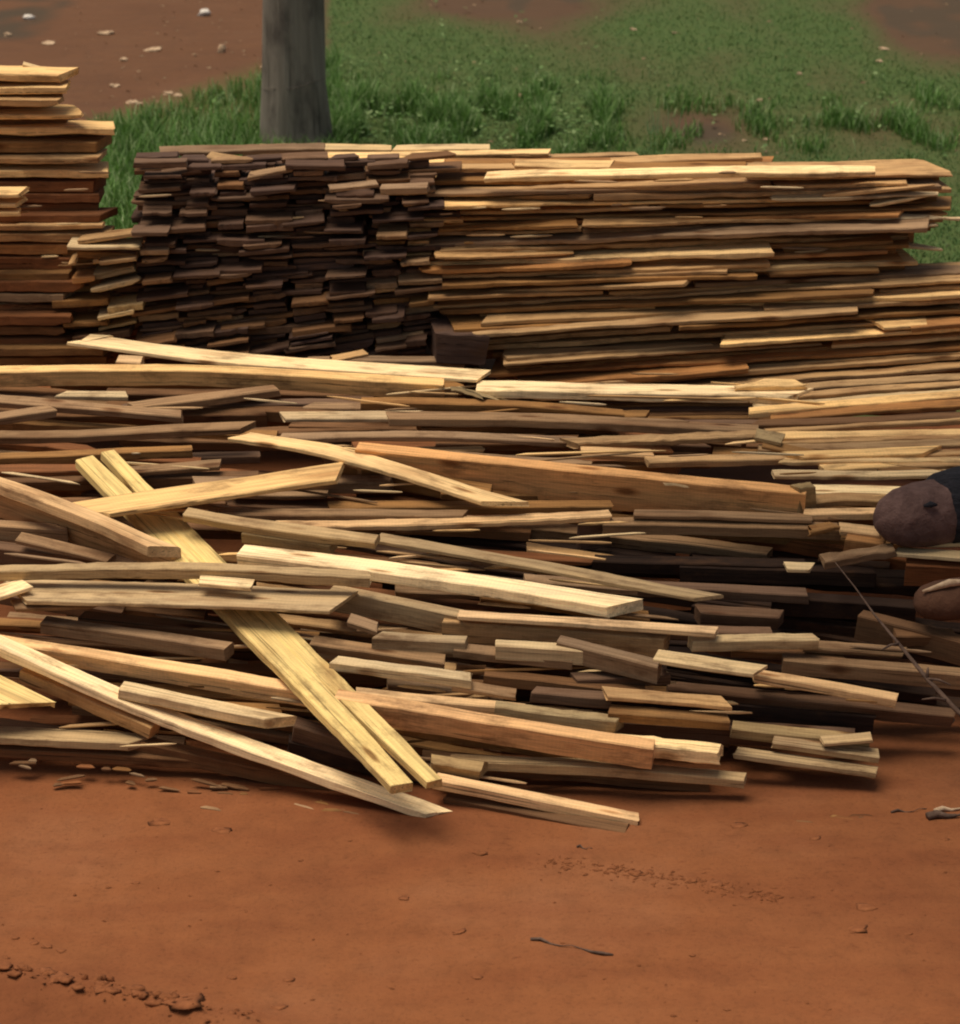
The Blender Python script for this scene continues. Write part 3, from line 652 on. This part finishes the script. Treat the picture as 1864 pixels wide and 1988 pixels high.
for k in range(80):     # slivers wedged into the stacks
    x = fr.choice([fr.uniform(-20, 190), fr.uniform(850, 1780), fr.uniform(850, 1780), fr.uniform(270, 840)]); y = fr.uniform(330, 690)
    l = fr.uniform(15, 90)
    board([(x, y), (x + l, y - l * fr.uniform(-.03, .09))], 3, 3, fr.choice(['ash', 'tan', 'mauve', 'brown']) if not 270 < x < 780 else fr.choice(['mauve', 'dusk', 'grey']), None, D=9.17, w=fr.uniform(.010, .016), t=.006, wob=1.5, taper=(.01, .1), roll=fr.uniform(-8, 8))
# emit: the largest ones as things of their own, the rest as one mass
order = sorted(range(len(boards)), key=lambda i: -boards[i]['area'] if boards[i]['label'] else 0)
solo = set([i for i in order if boards[i]['label']][:296])
mv, mf, mb, mt_ = [], [], [], []
for i, q in enumerate(boards):
    M = q['M']
    if i in solo:
        me = board_mesh(q['name'], q['verts'], q['faces'], q['bco'], [q['tint']] * len(q['verts']))
        o = bpy.data.objects.new(q['name'], me); col.objects.link(o); o.matrix_world = M
        o['label'] = q['label']; o['category'] = q['cat']
        if q['group'] and q['name'] == 'wooden_board': o['group'] = q['group']
    else:
        o_ = len(mv)
        mv += [tuple(M @ Vector(v)) for v in q['verts']]; mf += [tuple(o_ + j for j in f) for f in q['faces']]
        mb += q['bco']; mt_ += [q['tint']] * len(q['verts'])
me = board_mesh('heaped_scrap_wood', mv, mf, mb, mt_)
o = bpy.data.objects.new('heaped_scrap_wood', me); col.objects.link(o)
o['kind'] = 'stuff'; o['label'] = 'mass of brown boards showing in the gaps of the stacks and heap'; o['category'] = 'scrap wood'
print('boards', len(boards), 'solo', len(solo))

# ------------------------------------------------------------------ other things
def link(name, verts, faces, mat, parent=None, smooth_=True, label=None, cat=None, group=None, loc=None):
    me = bpy.data.meshes.new(name)
    if loc is not None and parent is None: verts = [tuple(Vector(v) - Vector(loc)) for v in verts]
    me.from_pydata(verts, [], faces); me.update(); me.materials.append(mat)
    if smooth_: me.polygons.foreach_set('use_smooth', [True] * len(faces))
    o = bpy.data.objects.new(name, me); col.objects.link(o)
    if parent: o.parent = parent
    elif loc is not None: o.location = loc
    if label: o['label'] = label
    if cat: o['category'] = cat
    if group: o['group'] = group
    return o
def tube(path, radii, seg=18, lump=0.0, seed=0.0, cap=True):
    v, f = [], []
    path = [Vector(p) for p in path]
    d0 = (path[-1] - path[0]).normalized()
    a0 = d0.orthogonal().normalized()
    for i, p in enumerate(path):
        d = (path[min(i + 1, len(path) - 1)] - path[max(i - 1, 0)]).normalized()
        a = (a0 - d * a0.dot(d)).normalized(); b = d.cross(a)
        for k in range(seg):
            an = 2 * math.pi * k / seg; q = a * math.cos(an) + b * math.sin(an)
            r = radii[i] * (1 + lump * noise.noise(Vector((q.x * 1.6 + seed, q.y * 1.6 + i * .35, q.z * 1.6))))
            v.append(tuple(p + q * r))
    for i in range(len(path) - 1):
        for k in range(seg):
            k2 = (k + 1) % seg
            f.append((i * seg + k, i * seg + k2, (i + 1) * seg + k2, (i + 1) * seg + k))
    if cap: f.append(tuple(range(seg))[::-1]); f.append(tuple((len(path) - 1) * seg + k for k in range(seg)))
    return v, f
# pole
pb = on_ground(574, 288)
e = bpy.data.objects.new('utility_pole', None); col.objects.link(e); e.location = pb
e['label'] = 'thick weathered grey wooden pole standing in the grass behind the stacks'; e['category'] = 'pole'
zs = [-.15, 0, .05, .12, .22, .35, .55, .9, 1.4, 2.2, 3.5, 5.5]
rs = [.205, .196, .188, .181, .174, .167, .161, .153, .148, .143, .138, .130]
v, f = tube([(.012 * z - .0, 0, z) for z in zs], rs, 36, .12, 1.0)
link('shaft', v, f, POLE, e)
WIRE = simple_material('rusty_wire', (.10, .085, .07), (.20, .17, .145), 60)
for z, r, tl in ((.36, .171, .03), (.98, .157, -.02)):
    v, f = tube([(.012 * z + r * math.cos(a_), r * math.sin(a_), z + tl * math.cos(a_) + .004 * math.sin(5 * a_)) for a_ in [2 * math.pi * i / 40 for i in range(41)]], [.0016] * 41, 5)
    link('wire_band', v, f, WIRE, e)
v, f = tube([(-.02, -.150, .985), (-.005, -.165, .99), (.03, -.160, .985)], [.008, .012, .006], 8)
link('staple', v, f, WIRE, e)

# round-ended log at the right edge
A = on_heap(1703, 1012, .22); B = on_heap(2010, 968, .10)
ax = (B - A)
lg = bpy.data.objects.new('round_log', None); col.objects.link(lg); lg.location = A
lg['label'] = 'dark round-ended log butting in at the right edge of the heap'; lg['category'] = 'log'
prof = [(0, .012), (.012, .040), (.035, .064), (.08, .086), (.14, .097), (.22, .100), (.32, .098), (.40, .092)]
v, f = tube([ax * 0 + ax.normalized() * s for s, r in prof], [r for s, r in prof], 30, .10, 4.0)
link('worn_end', v, f, LOGM, lg)
pr2 = [(.20, .085), (.23, .108), (.30, .117), (.42, .120), (.60, .12), (.8, .118)]
v, f = tube([ax.normalized() * s + Vector((0, 0, .012)) for s, r in pr2], [r for s, r in pr2], 30, .14, 8.0)
link('bark', v, f, BARK, lg)
kp = on_heap(1806, 980, .345) - A
v, f = tube([kp + Vector((-.018, .0, -.004)), kp + Vector((0, -.004, .004)), kp + Vector((.02, 0, 0))], [.004, .010, .004], 8, .3)
link('knot', v, f, BARK, lg)

# dry branch leaning over the right of the heap
pts = [(1622, 1092), (1660, 1140), (1700, 1196), (1745, 1250), (1800, 1318), (1850, 1372), (1900, 1420)]
path = [on_heap(x, y, .17) for x, y in pts]
br = bpy.data.objects.new('dry_branch', None); col.objects.link(br); br.location = path[-1]
br['label'] = 'thin dry branch slanting down towards the right edge over the dark hollow'; br['category'] = 'branch'
v, f = tube([p - path[-1] for p in path], [.0014, .002, .003, .0045, .006, .007, .008], 8, .2)
link('stem', v, f, TWIG, br)
for q, (a_, b_) in enumerate([((1745, 1250), (1712, 1262)), ((1800, 1318), (1802, 1296)), ((1800, 1318), (1846, 1330)), ((1838, 1360), (1790, 1358))]):
    p0, p1 = on_heap(*a_, .17), on_heap(*b_, .20)
    v, f = tube([p0 - path[-1], (p0 + p1) / 2 - path[-1] + Vector((0, 0, .006)), p1 - path[-1]], [.005, .004, .002], 6)
    link('side_twig', v, f, TWIG, br)

# a second, smaller brown log below it
A2 = on_heap(1775, 1172, .16); B2 = on_heap(2010, 1150, .12); a2 = (B2 - A2).normalized()
BL = simple_material('brown_log', (.060, .027, .016), (.120, .058, .034), 14, None, .8, .015)
l2 = bpy.data.objects.new('small_log', None); col.objects.link(l2); l2.location = A2
l2['label'] = 'smaller reddish-brown rounded log under the dark one at the right edge'; l2['category'] = 'log'
v, f = tube([a2 * q for q in (0, .01, .03, .07, .13, .22, .34)], [.010, .030, .046, .056, .060, .062, .060], 26, .14, 14.0)
link('worn_end', v, f, BL, l2)
v, f = tube([a2 * .02 + Vector((0, -.02, .045)), a2 * .10 + Vector((0, -.025, .068)), a2 * .20 + Vector((0, -.02, .060))], [.004, .011, .005], 8, .3)
link('bark_ridge', v, f, CHIP, l2)

def lump(name, x, y, w, hgt, mat, label, cat, group=None, rot=0.0, depth=None, seed=0, flat=False, z=None):
    """a clod, stone or chip lying on the ground at that spot; w, hgt in picture units"""
    p = on_ground(x, y); k = FF / (p - CAM).length
    W, Hh = w / k / 2, max(.003, hgt / k / 2 * .8); Dp = (depth or W * .7)
    rn = random.Random(seed + int(x * 7 + y))
    v, f = [], []
    nu, nv = (8, 5)
    for j in range(nv + 1):
        ph = math.pi * j / nv
        for i in range(nu):
            th = 2 * math.pi * i / nu
            r = 1 + .6 * noise.noise(Vector((math.cos(th) * 1.5 + x, math.sin(th) * 1.5 + y, ph * 1.3))) + rn.uniform(-.22, .22)
            sq = .75 if flat else 1
            cx = math.copysign(abs(math.cos(th)) ** sq, math.cos(th)) * math.sin(ph) ** sq
            cy = math.copysign(abs(math.sin(th)) ** sq, math.sin(th)) * math.sin(ph) ** sq
            v.append((cx * W * r, cy * Dp * r, math.cos(ph) * Hh * r))
    for j in range(nv):
        for i in range(nu):
            i2 = (i + 1) % nu; f.append((j * nu + i, (j + 1) * nu + i, (j + 1) * nu + i2, j * nu + i2))
    o = link(name, v, f, mat, None, not flat, label, cat, group)
    o.location = (p.x, p.y, ground_z(p.x, p.y) + Hh * (.12 if name == 'dirt_clod' else .5)); o.rotation_euler = (rn.uniform(-.1, .1), rn.uniform(-.1, .1), rot)
    return o
for (x, y, w_, h_, lab) in [(55, 36, 26, 14, 'white stone in the top left corner on dark soil'), (398, 30, 26, 20, 'largest white stone on the red earth left of the pole')]:
    lump('white_stone', x, y, w_, h_, STONE, lab, 'stone', 'white stones')
for (x, y, w_, h_, r_, lab) in [(431, 102, 17, 26, 1.2, 'upright pink chip on the red earth left of the pole'), (206, 66, 26, 9, .2, 'pale chip on the red earth between stack and pole, upper'), (92, 86, 26, 6, 0, 'thin pale chip above the left-hand stack'),
    (298, 99, 28, 9, .3, 'flat pale chip on the red earth, middle of the bare patch'), (240, 118, 15, 10, 0, 'small round chip below the flat chip on bare earth'), (222, 164, 20, 8, .4, 'pale chip just above the grass edge at left'),
    (256, 196, 22, 8, 0, 'double chip on the grass edge above the gap'), (325, 180, 20, 8, .1, 'pale chip at the grass tips left of the pole'), (345, 184, 18, 8, -.2, 'tan chip at the grass tips nearer the pole'),
    (14, 70, 14, 10, .5, 'little grey chip at the left frame edge on dark soil'), (270, 200, 12, 7, .5, 'tiny chip beside the double chip'), (510, 132, 10, 8, 0, 'dull chip against the left of the pole')]:
    lump('wood_chip', x, y, w_, h_, CHIP, lab, 'wood chip', 'chips on the bare earth', rot=r_, flat=True)
for k, (x, y, w_, h_) in enumerate([(1008, 45, 10, 7), (1010, 190, 12, 8), (1230, 58, 14, 6), (1310, 64, 9, 5), (1552, 148, 10, 8), (1475, 196, 12, 8), (1865 - 150, 95, 18, 6), (1862 - 155, 120, 14, 7), (1865, 262, 12, 8), (1488, 268, 14, 6), (1445, 270, 10, 5), (1160, 270, 12, 6)]):
    lump('wood_chip', x, y, w_, h_, CHIP, f'pale chip scattered in the grass on the right slope, {ORD[k]} from the top', 'wood chip', 'chips in the grass', flat=True, seed=k)
# foreground crumbs
clods = [(313, 1594, 46, 7, 'flat dark crust below the ribbed board'), (430, 1614, 44, 4, 'thin dark chip right of the flat crust'), (585, 1672, 13, 7, 'lone pebble on the bare earth, left of centre'), (932, 1664, 32, 12, 'reddish clod alone below the tip of the ribbed board'),
    (1100, 1681, 22, 6, 'first crumb of the crumb trail at centre right'), (1166, 1686, 14, 6, 'second crumb of the trail'), (1190, 1692, 16, 7, 'third crumb of the trail'), (1232, 1702, 34, 8, 'broad crumb in the middle of the trail'),
    (1262, 1698, 18, 6, 'small crumb touching the broad one'), (1300, 1712, 16, 5, 'flat crumb past the broad one'), (1345, 1716, 20, 6, 'crumb before the stick of the trail'), (1385, 1722, 40, 9, 'longest crumb near the end of the trail'), (1418, 1732, 30, 11, 'tall crumb near the end of the trail'), (1450, 1744, 26, 8, 'last crumb of the trail'),
    (1680, 1764, 44, 4, 'thin dark chip on the right foreground'), (1664, 1806, 48, 4, 'second thin chip in the right foreground, lower'), (1580, 1630, 30, 6, 'dark crumb under the right end of the heap'), (1432, 1606, 36, 6, 'pale-edged crumb below the shaded ground'), (1834, 1632, 18, 5, 'small crumb by the right edge'),
    (785, 1750, 26, 4, 'small dark crumb, middle foreground'), (890, 1812, 34, 5, 'flat crumb below the middle of the foreground'), (926, 1900, 26, 8, 'crumb near the bottom centre'), (265, 1712, 20, 5, 'faint crumb at left foreground'), (145, 1735, 10, 9, 'tiny upright clod at left'),
    (450, 1896, 22, 9, 'crumb right of the rut, upper'), (560, 1900, 28, 6, 'crumb left of bottom centre'), (1345, 1860, 14, 5, 'tiny crumb in the lower right'), (1765, 1815, 14, 4, 'tiny crumb right of the second thin chip'), (30, 1822, 18, 9, 'first clod of the small chain at left'), (66, 1832, 24, 7, 'second clod of the small chain at left'), (92, 1838, 26, 7, 'third clod of the small chain at left'), (120, 1846, 24, 7, 'fourth clod of the small chain at left'),
    (10, 1888, 30, 16, 'clod on the rut rim at the left edge'), (50, 1894, 26, 16, 'grassy clod on the rut rim'), (92, 1900, 44, 9, 'flat clod on the rut rim'), (112, 1914, 50, 8, 'flat clod under the rim of the rut'), (165, 1905, 14, 26, 'upright clod on the rut rim'), (190, 1910, 34, 34, 'largest clod on the rut rim'), (215, 1906, 18, 26, 'narrow clod right of the largest one'),
    (262, 1925, 40, 12, 'clod right of the narrow one on the rim'), (285, 1940, 30, 18, 'crumbly clod halfway along the rut'), (318, 1950, 34, 16, 'clod near the flat dirt slab'), (365, 1945, 70, 12, 'flat dirt slab at the end of the rut'), (362, 1962, 80, 14, 'lower dirt slab at the end of the rut'), (445, 1975, 36, 14, 'last clod of the rut near the bottom'), (480, 1974, 26, 8, 'flat crumb after the last rut clod'), (60, 1980, 36, 5, 'thin chip at the bottom left'), (540, 1952, 36, 5, 'thin chip between rut and bottom centre')]
for k, (x, y, w_, h_, lab) in enumerate(clods):
    lump('dirt_clod', x, y, w_ * .9, h_ * .9, CLOD, lab, 'clod', 'clods and crumbs on the earth', rot=random.uniform(-.2, .2), seed=k)
rk = random.Random(77)
for k in range(34):
    x = rk.uniform(0, 400); y = 1890 + x * .20 + rk.gauss(0, 9)
    lump('dirt_clod', x, y, rk.uniform(12, 34), rk.uniform(6, 16), CLOD, 'small broken clod in the crumbled rim of the wheel rut', 'clod', 'clods in the rim of the wheel rut', rot=rk.uniform(-.4, .4), seed=k + 100)
def stick(x0, y0, x1, y1, r, label, mat=TWIG, n=6):
    a_, b_ = on_ground(x0, y0), on_ground(x1, y1)
    P = []
    for i in range(n):
        p = a_.lerp(b_, i / (n - 1)); p.z = ground_z(p.x, p.y) + r * .7 + .003 * math.sin(i * 2.1); p.y += .006 * math.sin(i * 1.7); P.append(p)
    v, f = tube([q - P[0] for q in P], [r * (.6 + .4 * math.sin(1 + i)) for i in range(n)], 7, .2)
    o = link('stick', v, f, mat, None, True, label, 'stick'); o.location = P[0]
stick(1030, 1832, 1190, 1862, .0045, 'longest dark stick lying on the red earth in the foreground', n=9)
stick(1800, 1590, 1900, 1584, .012, 'thick stick at the right frame edge on the ground')
stick(1815, 1578, 1895, 1566, .008, 'pale stick on top of the thick one at the right edge', CHIP)
stick(1730, 1578, 1800, 1572, .0035, 'thin crooked stick left of the thick stick')
stick(1120, 1650, 1150, 1654, .003, 'tiny stick above the crumb trail')
rn = random.Random(5)
# fine crumbs, too many to count
v, f = [], []
for k in range(1000):
    x, y = rn.uniform(-60, 1920), 1480 + 540 * rn.random() ** .8
    edge_ = 1450 + min(max(x, 0), 1200) * .12
    if y < edge_: continue
    if rn.random() < .45:
        q = rn.random(); x = 1060 + q * 460 + rn.gauss(0, 10); y = 1676 + q * 72 + rn.gauss(0, 8)
    elif rn.random() < .6:
        x = rn.uniform(-20, 520); y = 1893 + x * .19 + rn.gauss(0, 11)
    p = on_ground(x, y); r = .0012 + .0045 * rn.random() ** 3; o_ = len(v)
    z = ground_z(p.x, p.y)
    e1, e2, e3 = rn.uniform(.8, 2.2), rn.uniform(.7, 1.2), rn.uniform(.5, .9); an = rn.uniform(-.5, .5)
    for (a_, b_, c_) in ((1, 0, 0), (-1, 0, 0), (0, 1, 0), (0, -1, 0), (0, 0, 1), (.2, .1, -1)):
        xx, yy = a_ * r * e1, b_ * r * e2
        v.append((p.x + xx * math.cos(an) - yy * math.sin(an), p.y + xx * math.sin(an) + yy * math.cos(an), z + r * .3 + c_ * r * e3))
    for t_ in ((0, 2, 4), (2, 1, 4), (1, 3, 4), (3, 0, 4), (2, 0, 5), (1, 2, 5), (3, 1, 5), (0, 3, 5)): f.append(tuple(o_ + q for q in t_))
o = link('soil_crumbs', v, f, CLOD, None, False, 'fine red crumbs strewn over the bare earth', 'crumbs'); o['kind'] = 'stuff'
# sawdust and bark litter on the bare earth behind, and on the right slope
v, f = [], []
for k in range(700):
    if rn.random() < .5: x, y = rn.uniform(120, 520), rn.uniform(-10, 230)
    else: x, y = rn.uniform(650, 1864), rn.uniform(-10, 330)
    p = on_ground(x, y); r = .003 + .012 * rn.random() ** 3; o_ = len(v); an = rn.uniform(0, 3)
    for (a_, b_, c_) in ((1, 0, .2), (0, .4, .9), (-1, 0, .3), (0, -.4, 0)):
        xx, yy = a_ * r * 1.4, b_ * r
        v.append((p.x + xx * math.cos(an) - yy * math.sin(an), p.y + xx * math.sin(an) + yy * math.cos(an), ground_z(p.x, p.y) + .003 + c_ * r * .6))
    f.append((o_, o_ + 1, o_ + 2)); f.append((o_, o_ + 2, o_ + 3))
o = link('wood_litter', v, f, CHIP if False else simple_material('litter', (.10, .06, .035), (.40, .28, .17), 20), None, False, 'small flakes of bark and wood littering the ground behind', 'litter'); o['kind'] = 'stuff'

# ------------------------------------------------------------------ grass
def blades(name, count, hmin, hmax, wmin, wmax, region, cols, label, dens=None, bend=.6, seed=1, cat='grass'):
    rn = random.Random(seed)
    V, F, T = [], [], []
    tries = 0
    while len(F) < count * 3 and tries < count * 12:
        tries += 1
        u = rn.uniform(region[0], region[1]); vv = rn.uniform(region[2], region[3])
        p = on_ground(u, vv)
        if p.y < 10.1: continue
        a_ = green_amount(p.x, p.y) if dens is None else dens(u, vv, p)
        if rn.random() > a_: continue
        hh = rn.uniform(hmin, hmax) * (.45 + .55 * a_); ww = rn.uniform(wmin, wmax)
        an = rn.uniform(0, 2 * math.pi); ln = rn.uniform(.1, bend) * hh
        dx, dy = math.cos(an), math.sin(an); sx, sy = -dy, dx
        z = ground_z(p.x, p.y) - .004; o_ = len(V)
        for q, (s, wf) in enumerate(((0, 1), (.45, .9), (.8, .55), (1, 0))):
            cx = p.x + dx * ln * s * s; cy = p.y + dy * ln * s * s; cz = z + hh * (s - .25 * bend * s * s)
            if q < 3:
                V.append((cx + sx * ww * wf / 2, cy + sy * ww * wf / 2, cz)); V.append((cx - sx * ww * wf / 2, cy - sy * ww * wf / 2, cz))
            else: V.append((cx, cy, cz))
        F += [(o_, o_ + 1, o_ + 3, o_ + 2), (o_ + 2, o_ + 3, o_ + 5, o_ + 4), (o_ + 4, o_ + 5, o_ + 6)]
        c = rn.choice(cols); k = rn.uniform(.75, 1.25); T += [(c[0] * k, c[1] * k, c[2] * k, 1)] * 7
    me = bpy.data.meshes.new(name); me.from_pydata(V, [], F); me.update()
    ca = me.color_attributes.new('tint', 'FLOAT_COLOR', 'POINT'); ca.data.foreach_set('color', np.array(T, dtype=np.float32).ravel())
    me.materials.append(LEAF)
    o = bpy.data.objects.new(name, me); col.objects.link(o); o['kind'] = 'stuff'; o['label'] = label; o['category'] = cat
    return o
G1 = [(.052, .122, .026), (.064, .142, .032), (.074, .146, .038), (.046, .106, .024), (.090, .118, .038)]
G2 = [(.085, .185, .034), (.11, .235, .048), (.066, .150, .028), (.085, .19, .036), (.065, .150, .026), (.26, .36, .16)]
blades('short_grass', 70000, .012, .04, .003, .006, (600, 1960, -120, 520), G1, 'short dull green grass on the slope behind the stacks', bend=1.1, seed=2)
def dl(u, v, p):
    e = 232 - (u - 200) * .33
    if u > 660: return 0
    return max(0, min(1, (v - e) / 45)) * green_amount(p.x, p.y)
blades('lush_grass', 20000, .04, .20, .004, .008, (160, 660, 120, 560), G2, 'taller bright green grass in the gap and left of the pole', dl, .7, 3)
def dw(u, v, p):
    c = math.exp(-((v - 245) / 60) ** 2) * (1 if 640 < u < 1180 else .25 if u < 1600 else .5)
    return c * max(0, -.05 + 1.9 * noise.noise(Vector((p.x * 5, p.y * 2.5, 4))) + (.35 if u < 900 else .1))
blades('tall_grass', 14000, .05, .22, .004, .008, (640, 1960, 150, 340), G2, 'mid-height grass along the back of the stacks', dw, .7, 4)
V, F, T = [], [], []
rn = random.Random(31)
for k in range(2600):
    D_ = rn.uniform(9.75, 11.2); cx0 = -1.30 - (D_ - 9.75) * .12
    x = cx0 + rn.gauss(0, .085); hh = rn.uniform(.15, .62) * (1 - abs(x - cx0) * 2); y = D_; an = rn.uniform(0, 6.28)
    z0 = rn.uniform(0, .45); o_ = len(V); ww = rn.uniform(.004, .009); dx, dy = math.cos(an), math.sin(an); ln = rn.uniform(.02, .12); hl = rn.uniform(.08, .2)
    for q, (s_, wf) in enumerate(((0, 1), (.5, .9), (1, 0))):
        px, py, pz = x + dx * ln * s_ * s_, y + dy * ln * s_ * s_, z0 + hl * (s_ - .3 * s_ * s_)
        if q < 2: V += [(px - dy * ww * wf / 2, py + dx * ww * wf / 2, pz), (px + dy * ww * wf / 2, py - dx * ww * wf / 2, pz)]
        else: V.append((px, py, pz))
    F += [(o_, o_ + 1, o_ + 3, o_ + 2), (o_ + 2, o_ + 3, o_ + 4)]; c = rn.choice(G2); T += [(*c, 1)] * 5
me = bpy.data.meshes.new('tall_weed_grass'); me.from_pydata(V, [], F); me.update()
ca = me.color_attributes.new('tint', 'FLOAT_COLOR', 'POINT'); ca.data.foreach_set('color', np.array(T, dtype=np.float32).ravel()); me.materials.append(LEAF)
o = bpy.data.objects.new('tall_weed_grass', me); col.objects.link(o); o['kind'] = 'stuff'; o['label'] = 'bright green tall grass growing in the gap between the two stacks'; o['category'] = 'grass'
# broad-leaved weeds among the grass
V, F, T = [], [], []
rn = random.Random(8)
for k in range(300):
    u = rn.uniform(640, 1170) if rn.random() < .75 else rn.uniform(190, 1864); vv = rn.gauss(245, 35) if rn.random() < .8 else rn.uniform(0, 300)
    if u < 640 and vv < 245 - (u - 200) * .30: continue
    p = on_ground(u, vv)
    for q in range(rn.randint(2, 5)):
        an = rn.uniform(0, 6.28); l = rn.uniform(.015, .035); ww = l * rn.uniform(.3, .5); b0 = Vector((p.x + rn.uniform(-.03, .03), p.y + rn.uniform(-.03, .03), rn.uniform(.02, .09)))
        d_ = Vector((math.cos(an), math.sin(an), rn.uniform(-.3, .5))); s_ = Vector((-d_.y, d_.x, rn.uniform(-.2, .2)))
        o_ = len(V)
        for pt in (b0, b0 + d_ * l * .5 + s_ * ww, b0 + d_ * l, b0 + d_ * l * .5 - s_ * ww): V.append(tuple(pt))
        F.append((o_, o_ + 1, o_ + 2, o_ + 3)); c = rn.choice([(.13, .23, .07), (.11, .21, .05), (.20, .29, .11), (.08, .16, .04)]); T += [(*c, 1)] * 4
me = bpy.data.meshes.new('weeds'); me.from_pydata(V, [], F); me.update()
ca = me.color_attributes.new('tint', 'FLOAT_COLOR', 'POINT'); ca.data.foreach_set('color', np.array(T, dtype=np.float32).ravel()); me.materials.append(LEAF)
o = bpy.data.objects.new('weeds', me); col.objects.link(o); o['kind'] = 'stuff'; o['label'] = 'broad-leaved weeds scattered along the back of the stacks'; o['category'] = 'weeds'
# one upright tuft of pale seedling grass
c0 = on_ground(1285, 262)
V, F = [], []
for k in range(14):
    x = c0.x + rn.uniform(-.10, .10); y = c0.y + rn.uniform(-.05, .05); hh = rn.uniform(.08, .22); o_ = len(V); w_ = .0022; l = rn.uniform(-.05, .05)
    V += [(x - w_, y, 0), (x + w_, y, 0), (x + w_ * .7 + l * .4, y, hh * .6), (x - w_ * .7 + l * .4, y, hh * .6), (x + l, y, hh)]
    F += [(o_, o_ + 1, o_ + 2, o_ + 3), (o_ + 3, o_ + 2, o_ + 4)]
me = bpy.data.meshes.new('grass_tuft'); me.from_pydata([tuple(Vector(q) - Vector((c0.x, c0.y, 0))) for q in V], [], F)
ca = me.color_attributes.new('tint', 'FLOAT_COLOR', 'POINT'); ca.data.foreach_set('color', np.array([(.24, .42, .20, 1)] * len(V), dtype=np.float32).ravel()); me.materials.append(LEAF)
o = bpy.data.objects.new('grass_tuft', me); col.objects.link(o); o.location = (c0.x, c0.y, 0); o['label'] = 'upright pale green tuft standing alone behind the long stack'; o['category'] = 'grass tuft'

# an added, unseen tree to shade the heap, right of the frame: a bough of it hangs above the right end of the heap, over the top of the picture
tb = (3.3, 7.6, 0)
te = bpy.data.objects.new('added_shade_tree', None); col.objects.link(te); te.location = tb
te['label'] = 'added unseen tree beyond the right edge, its bough shading the heap'; te['category'] = 'tree'
v, f = tube([(0, 0, -.1), (-.02, 0, 1), (-.1, -.05, 2.2), (-.2, -.1, 3.8)], [.13, .10, .08, .04], 14, .1)
link('trunk', v, f, POLE, te)
BC_ = Vector((0.45, 7.75, 3.55)) - Vector(tb)
V, F, T = [], [], []
rn = random.Random(12)
for k in range(8):
    p1 = (BC_.x + rn.uniform(-.6, .6), BC_.y + rn.uniform(-.6, .6), BC_.z + rn.uniform(-.3, .4))
    v, f = tube([(-.1, -.05, 2.2 + k * .12), tuple((a_ + b_) / 2 + .12 for a_, b_ in zip((-.1, -.05, 2.3), p1)), p1], [.04, .022, .008], 7, .1)
    link('limb', v, f, POLE, te)
for k in range(9000):
    q = Vector((rn.gauss(0, 1), rn.gauss(0, 1), rn.gauss(0, 1))).normalized() * rn.random() ** .4
    p = Vector((BC_.x + .35 + q.x * 1.25, BC_.y + q.y * .8, BC_.z + q.z * .5))
    if noise.noise(p * 1.8) < -.16: continue
    a1 = Vector((rn.gauss(0, 1), rn.gauss(0, 1), rn.gauss(0, .4))).normalized() * .05; a2 = a1.orthogonal().normalized() * .028
    o_ = len(V); V += [tuple(p - a1), tuple(p + a2), tuple(p + a1), tuple(p - a2)]; F.append((o_, o_ + 1, o_ + 2, o_ + 3)); T += [(.05, .11, .03, 1)] * 4
me = bpy.data.meshes.new('crown'); me.from_pydata(V, [], F)
ca = me.color_attributes.new('tint', 'FLOAT_COLOR', 'POINT'); ca.data.foreach_set('color', np.array(T, dtype=np.float32).ravel()); me.materials.append(LEAF)
o = bpy.data.objects.new('crown', me); col.objects.link(o); o.parent = te
